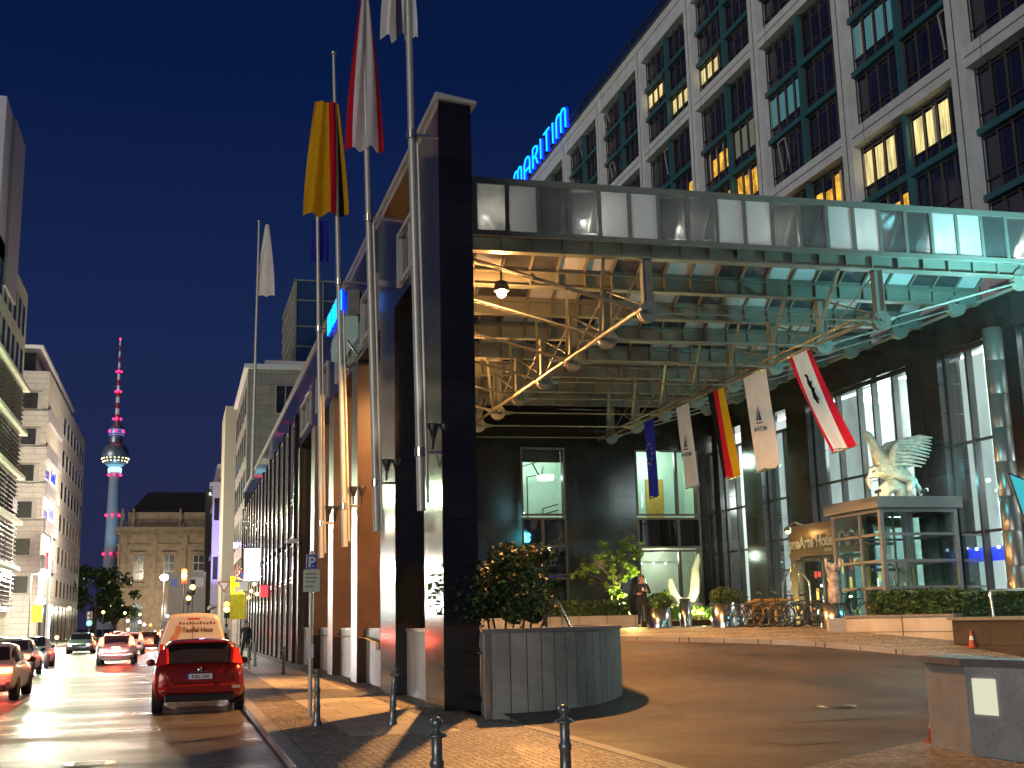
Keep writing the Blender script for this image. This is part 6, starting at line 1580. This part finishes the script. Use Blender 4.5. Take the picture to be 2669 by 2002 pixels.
# ------------------------------------------------------------------ people
SK = mat('skin', (.48,.27,.18), .5, var=.05); HAIR = mat('hair_grey', (.12,.10,.09), .7); HAIRD = mat('hair_dark', (.03,.022,.018), .7)
NAVY = mat('navy_cloth', (.022,.026,.045), .8); TRS = mat('dark_trousers', (.018,.02,.03), .8); SHOE = mat('white_shoes', (.6,.56,.50), .6); SHD = mat('dark_shoes', (.03,.03,.03), .5); PALE = mat('pale_jacket', (.55,.5,.48), .7)
def person(label, loc, rz, top, trs, shoe, hair, pose='cup', h=1.78):
    t = thing('person', label, 'person', loc, rz)
    # facing -y.  joints in metres for 1.78 m
    s = h/1.78
    V = [(0,0,.95),(0,0,1.12),(0,0,1.32),(0,0,1.47),(0,-.01,1.56),(0,-.015,1.66),(0,-.01,1.73)]
    R = [(.155,.12),(.145,.11),(.175,.12),(.10,.08),(.055,.055),(.085,.095),(.07,.085)]
    E = [(0,1),(1,2),(2,3),(3,4),(4,5),(5,6)]
    def add(p, r, par): V.append(p); R.append(r if isinstance(r, tuple) else (r,r)); E.append((par,len(V)-1)); return len(V)-1
    for sd in (1,-1):
        a = add((sd*.17,.0,1.43), .062, 3)
        if pose == 'cup':
            if sd > 0: e = add((sd*.27,.02,1.16), .048, a); w_ = add((sd*.14,-.22,1.22), .034, e); hd = (sd*.07,-.28,1.25)
            else: e = add((sd*.26,.03,1.16), .048, a); w_ = add((sd*.16,-.20,1.12), .034, e); hd = (sd*.07,-.27,1.14)
        else:
            e = add((sd*.24,.04,1.16), .048, a); w_ = add((sd*.20,-.10*sd,.93), .034, e); hd = (sd*.20,-.13*sd,.86)
        w0 = Vector(V[w_]); H0 = Vector(hd); d = (H0-w0).normalized(); pm = add(tuple(w0+(H0-w0)*.7), (.036,.022), w_)
        sidev = Vector((0,0,1)) if pose == 'cup' else Vector((0,1,0)); sidev = (sidev-d*sidev.dot(d)).normalized(); crl = d.cross(sidev)*(-sd)
        for k in range(4):
            L = (.075,.085,.08,.06)[k]; o_ = sidev*(.027-.018*k); base = Vector(V[pm])+o_+d*.02
            f1 = add(tuple(base+d*L*.4), .0095, pm); f2 = add(tuple(base+d*L*.72+crl*.018), .0088, f1); add(tuple(base+d*L*.85+crl*.042), .008, f2)
        th = add(tuple(Vector(V[w_]).lerp(Vector(V[pm]),.5)+sidev*.042), .011, w_); add(tuple(Vector(V[pm])+sidev*.058+d*.02), .0095, th)
        fs = .04 if pose != 'walk' else .0
        hp = add((sd*.10,0,.88), .085, 0); st = sd*(.16 if pose == 'walk' else .02)
        kn = add((sd*(.125),-st-.01,.50), .062, hp); an = add((sd*(.145),-st*1.4+.03,.10), .043, kn); add((sd*.16,-st*1.4-.12,.045), .045, an)
    V2 = [(x*s,y*s,z*s) for x, y, z in V]; R2 = [(a*s,b*s) for a, b in R]
    o = skin_mesh('body', V2, E, R2, [SK, top, trs, shoe], t, 1, 0)
    for p in o.data.polygons:
        c = p.center; z = c.z/s; x = abs(c.x)/s
        if z < .13: p.material_index = 3
        elif z < 1.0 and x < .2 and not (pose != 'cup' and x > .165 and z > .8): p.material_index = 2
        elif z < 1.50 and not (x > .19 and z < 1.12 and pose != 'cup' and z < .97): 
            handz = (c.y/s < -.19) if pose == 'cup' else (z < .95)
            p.material_index = 0 if handz else 1
        else: p.material_index = 0
    b = MB(); b.sphere((0,.02*s,1.70*s), .098*s, 12, 1.0); b.build('hair', hair, t)
    b = MB()
    b.add([(-.018*s,-.10*s,1.64*s),(.018*s,-.10*s,1.64*s),(0,-.10*s,1.69*s),(0,-.128*s,1.645*s)], [(0,1,3),(1,2,3),(2,0,3)])
    for sd in (1,-1): b.sphere((sd*.034*s,-.098*s,1.675*s), .011*s, 6); b.sphere((sd*.088*s,0,1.655*s), .024*s, 6, 1.3)
    b.box(-.025*s,.025*s,-.108*s,-.10*s,1.598*s,1.604*s)
    b.build('face_features', SK, t)
    return t
person('man in dark clothes and white shoes standing with a cup beside a steel planter', (15.35,38.6,1.37), -.35, NAVY, TRS, SHOE, HAIR, 'cup', 1.80)
cu = thing('cup', 'white paper cup in the hand of the standing man', 'cup', (15.26,38.30,2.62)); b = MB(); b.lathe((0,0,0), [(.028,0),(.038,.11),(.001,.11)], 12); b.build('cup_body', M['white'], cu)
person('pedestrian in dark clothes on the pavement between the red car and the shops', (3.1,58.5,.12), .25, NAVY, TRS, SHD, HAIRD, 'walk', 1.85)
person('pedestrian in a pale jacket farther along the pavement near the yellow board', (2.7,72,.12), 2.9, PALE, TRS, SHD, HAIRD, 'walk', 1.75)
# ------------------------------------------------------------------ extra lights of the place, with a few added fills
lamp('AREA', (20.3,23.6,8.3), (.25,.86,.93), 700, size=.6).rotation_euler = (PI-.25,.15,0)            # cyan uplight on the canopy end
lamp('POINT', (16.9,20.5,4.6), (.3,.85,.95), 330, shadow_soft_size=.3)
lamp('POINT', (19.4,43.0,1.9), (.9,.95,.35), 260, shadow_soft_size=.08)                                  # plant uplight
lamp('POINT', (16.5,42.6,2.35), (.92,1,.3), 420, shadow_soft_size=.08)
lamp('POINT', (19.9,30.9,5.5), (1,.78,.4), 70, shadow_soft_size=.05)
lamp('POINT', (22.0,30.7,5.6), (.2,.85,1), 50, shadow_soft_size=.05)
lamp('POINT', (24.6,31,8.3), (.9,.97,1), 700, shadow_soft_size=1.0); lamp('POINT', (24.6,37,8.3), (.9,.97,1), 700, shadow_soft_size=1.0); lamp('POINT', (24.6,44.5,6.8), (1,.99,.95), 500, shadow_soft_size=.6)
lamp('POINT', (24.2,33,3.5), (1,.95,.85), 350, shadow_soft_size=.6)
lamp('POINT', (14.6,48.6,8.7), (.82,1,.84), 190, shadow_soft_size=.3); lamp('POINT', (20.2,48.8,8.6), (.82,1,.84), 230, shadow_soft_size=.3); lamp('POINT', (20.2,48.4,4.3), (.95,1,.75), 90, shadow_soft_size=.2)
lamp('POINT', (20.45,37.55,4.5), (1,.6,.2), 25, shadow_soft_size=.06)
# spotlights of the flagpoles (upwards)
for y in (22.7,28.0,33.8,39.6):
    s = lamp('SPOT', (4.45,y-.25,5.35), (1,.95,.82), 110, spot_size=.5, spot_blend=.6, shadow_soft_size=.05); s.rotation_euler = (PI-.02,.03,0)
lamp('POINT', (19.5,27.2,6.5), (.12,.8,.9), 160, shadow_soft_size=.3)  # added cyan fill, turns the lobby pillar fronts teal
lamp('POINT', (24.3,27,6), (.95,.97,1), 350, shadow_soft_size=.5)
lamp('POINT', (-9.5,96,12), (.75,1,.6), 5000, shadow_soft_size=.6)  # added green fill, brightens the wall of the louvred building
# street lamps and head lights
lamp('POINT', (-1.6,129,6.9), (.65,.8,1), 2500, shadow_soft_size=.2); lamp('POINT', (.4,127.5,6.9), (1,.15,.03), 5000, shadow_soft_size=.2)
lamp('POINT', (-12.9,127,7.0), (1,.88,.72), 16000, shadow_soft_size=.3); lamp('POINT', (-12.0,98,5), (.85,1,.65), 1500, shadow_soft_size=.5)
for x, y, z, e in ((-8,150,14,14000),(3.0,160,12,900),(-4,222,5,6500)): lamp('POINT', (x,y,z), (1,.84,.6) if x != 3.0 else (.45,.4,1), e, shadow_soft_size=.4)
aim(lamp('SPOT', (4.1,162,3), (.42,.36,1), 26000, shadow_soft_size=.3, spot_size=.6, spot_blend=.6), (5.6,178,14))
lamp('POINT', (3.6,74,5.3), (1,1,1), 700, shadow_soft_size=.4); lamp('POINT', (3.8,88,3), (.9,1,.85), 250, shadow_soft_size=.4)
lamp('POINT', (-12.5,104,3), (1,1,.95), 1500, shadow_soft_size=.6)
s = lamp('SPOT', (-80,1380,20), (.35,.75,1), 6e5, spot_size=.8, spot_blend=.5, shadow_soft_size=3); s.rotation_euler = (PI/2+.95,0,0)
def beam(x, y, col, e, ry):
    s = lamp('SPOT', (x,y,.65), col, e, spot_size=1.4, spot_blend=.8, shadow_soft_size=.1); s.rotation_euler = (PI/2-.12, 0, ry)
for x, y in ((-4.3,38.2),(-5.5,38.2),(-2.4,66.6),(-5.7,54.8)): beam(x, y, (1,.95,.88), 2000, 0)
for x, y in ((-6.2,59.2),(-7.2,59.2),(-7.8,57.4),(-8.9,57.4),(-8.1,46.4),(-9.1,46.4)): beam(x, y, (1,.97,.95), 5000, PI)
for x, y in ((-4.9,33.2),(-2.9,61.7),(-6.3,49.7),(-3.1,83.6),(-2.2,99.6),(-4.9,107.6)): lamp('POINT', (x,y-.4,.75), (1,.08,.03), 130, shadow_soft_size=.3)
# ------------------------------------------------------------------ world, faint city glow, camera
w = bpy.data.worlds.new('World'); SC.world = w; w.use_nodes = True; nt = w.node_tree; bg = nt.nodes['Background']
tc = N(nt, 'ShaderNodeTexCoord'); se = N(nt, 'ShaderNodeSeparateXYZ'); nt.links.new(tc.outputs['Generated'], se.inputs[0])
cr = N(nt, 'ShaderNodeValToRGB'); nt.links.new(se.outputs[2], cr.inputs[0])
E_ = cr.color_ramp.elements
E_[0].position = 0; E_[0].color = (.024,.022,.060,1); E_[1].position = .62; E_[1].color = (.0010,.0062,.036,1)
for p, c in ((.10,(.017,.023,.072,1)),(.24,(.0095,.020,.076,1)),(.42,(.0028,.0105,.055,1))):
    e = E_.new(p); e.color = c
nt.links.new(cr.outputs[0], bg.inputs[0]); bg.inputs[1].default_value = 1.0
sun = bpy.data.lights.new('sun', 'SUN'); sun.energy = 1.25; sun.angle = math.radians(30); sun.color = (1,.965,.92)
so = bpy.data.objects.new('city_glow', sun); COL.objects.link(so)
so.rotation_euler = Vector((.66,.72,-.07)).to_track_quat('-Z','Y').to_euler()
cam = bpy.data.cameras.new('camera'); cam.sensor_width = 36; cam.lens = 36*3080/2669; cam.clip_end = 5000; cam.clip_start = .1
co = bpy.data.objects.new('camera', cam); COL.objects.link(co)
Xc = (0.9635557909529068, -0.030558192479595625, -0.26575634440874274); Yc = (-0.26655492190085284, -0.19344008708388516, -0.9442083489989956); Zc = (-0.022554629935969663, 0.9806360841725941, -0.19453575272194198)
co.matrix_world = Matrix((Xc+(0,), Yc+(0,), Zc+(1.8,), (0,0,0,1)))
SC.camera = co
SC.view_settings.view_transform = 'Standard'; SC.view_settings.look = 'None'; SC.view_settings.exposure = 0; SC.view_settings.gamma = 1
SC.render.engine = 'CYCLES'
cy_ = SC.cycles; cy_.max_bounces = 7; cy_.diffuse_bounces = 2; cy_.glossy_bounces = 3; cy_.transparent_max_bounces = 24; cy_.transmission_bounces = 3
cy_.sample_clamp_indirect = 3.0; cy_.sample_clamp_direct = 0; cy_.caustics_reflective = False; cy_.caustics_refractive = False; cy_.use_denoising = True
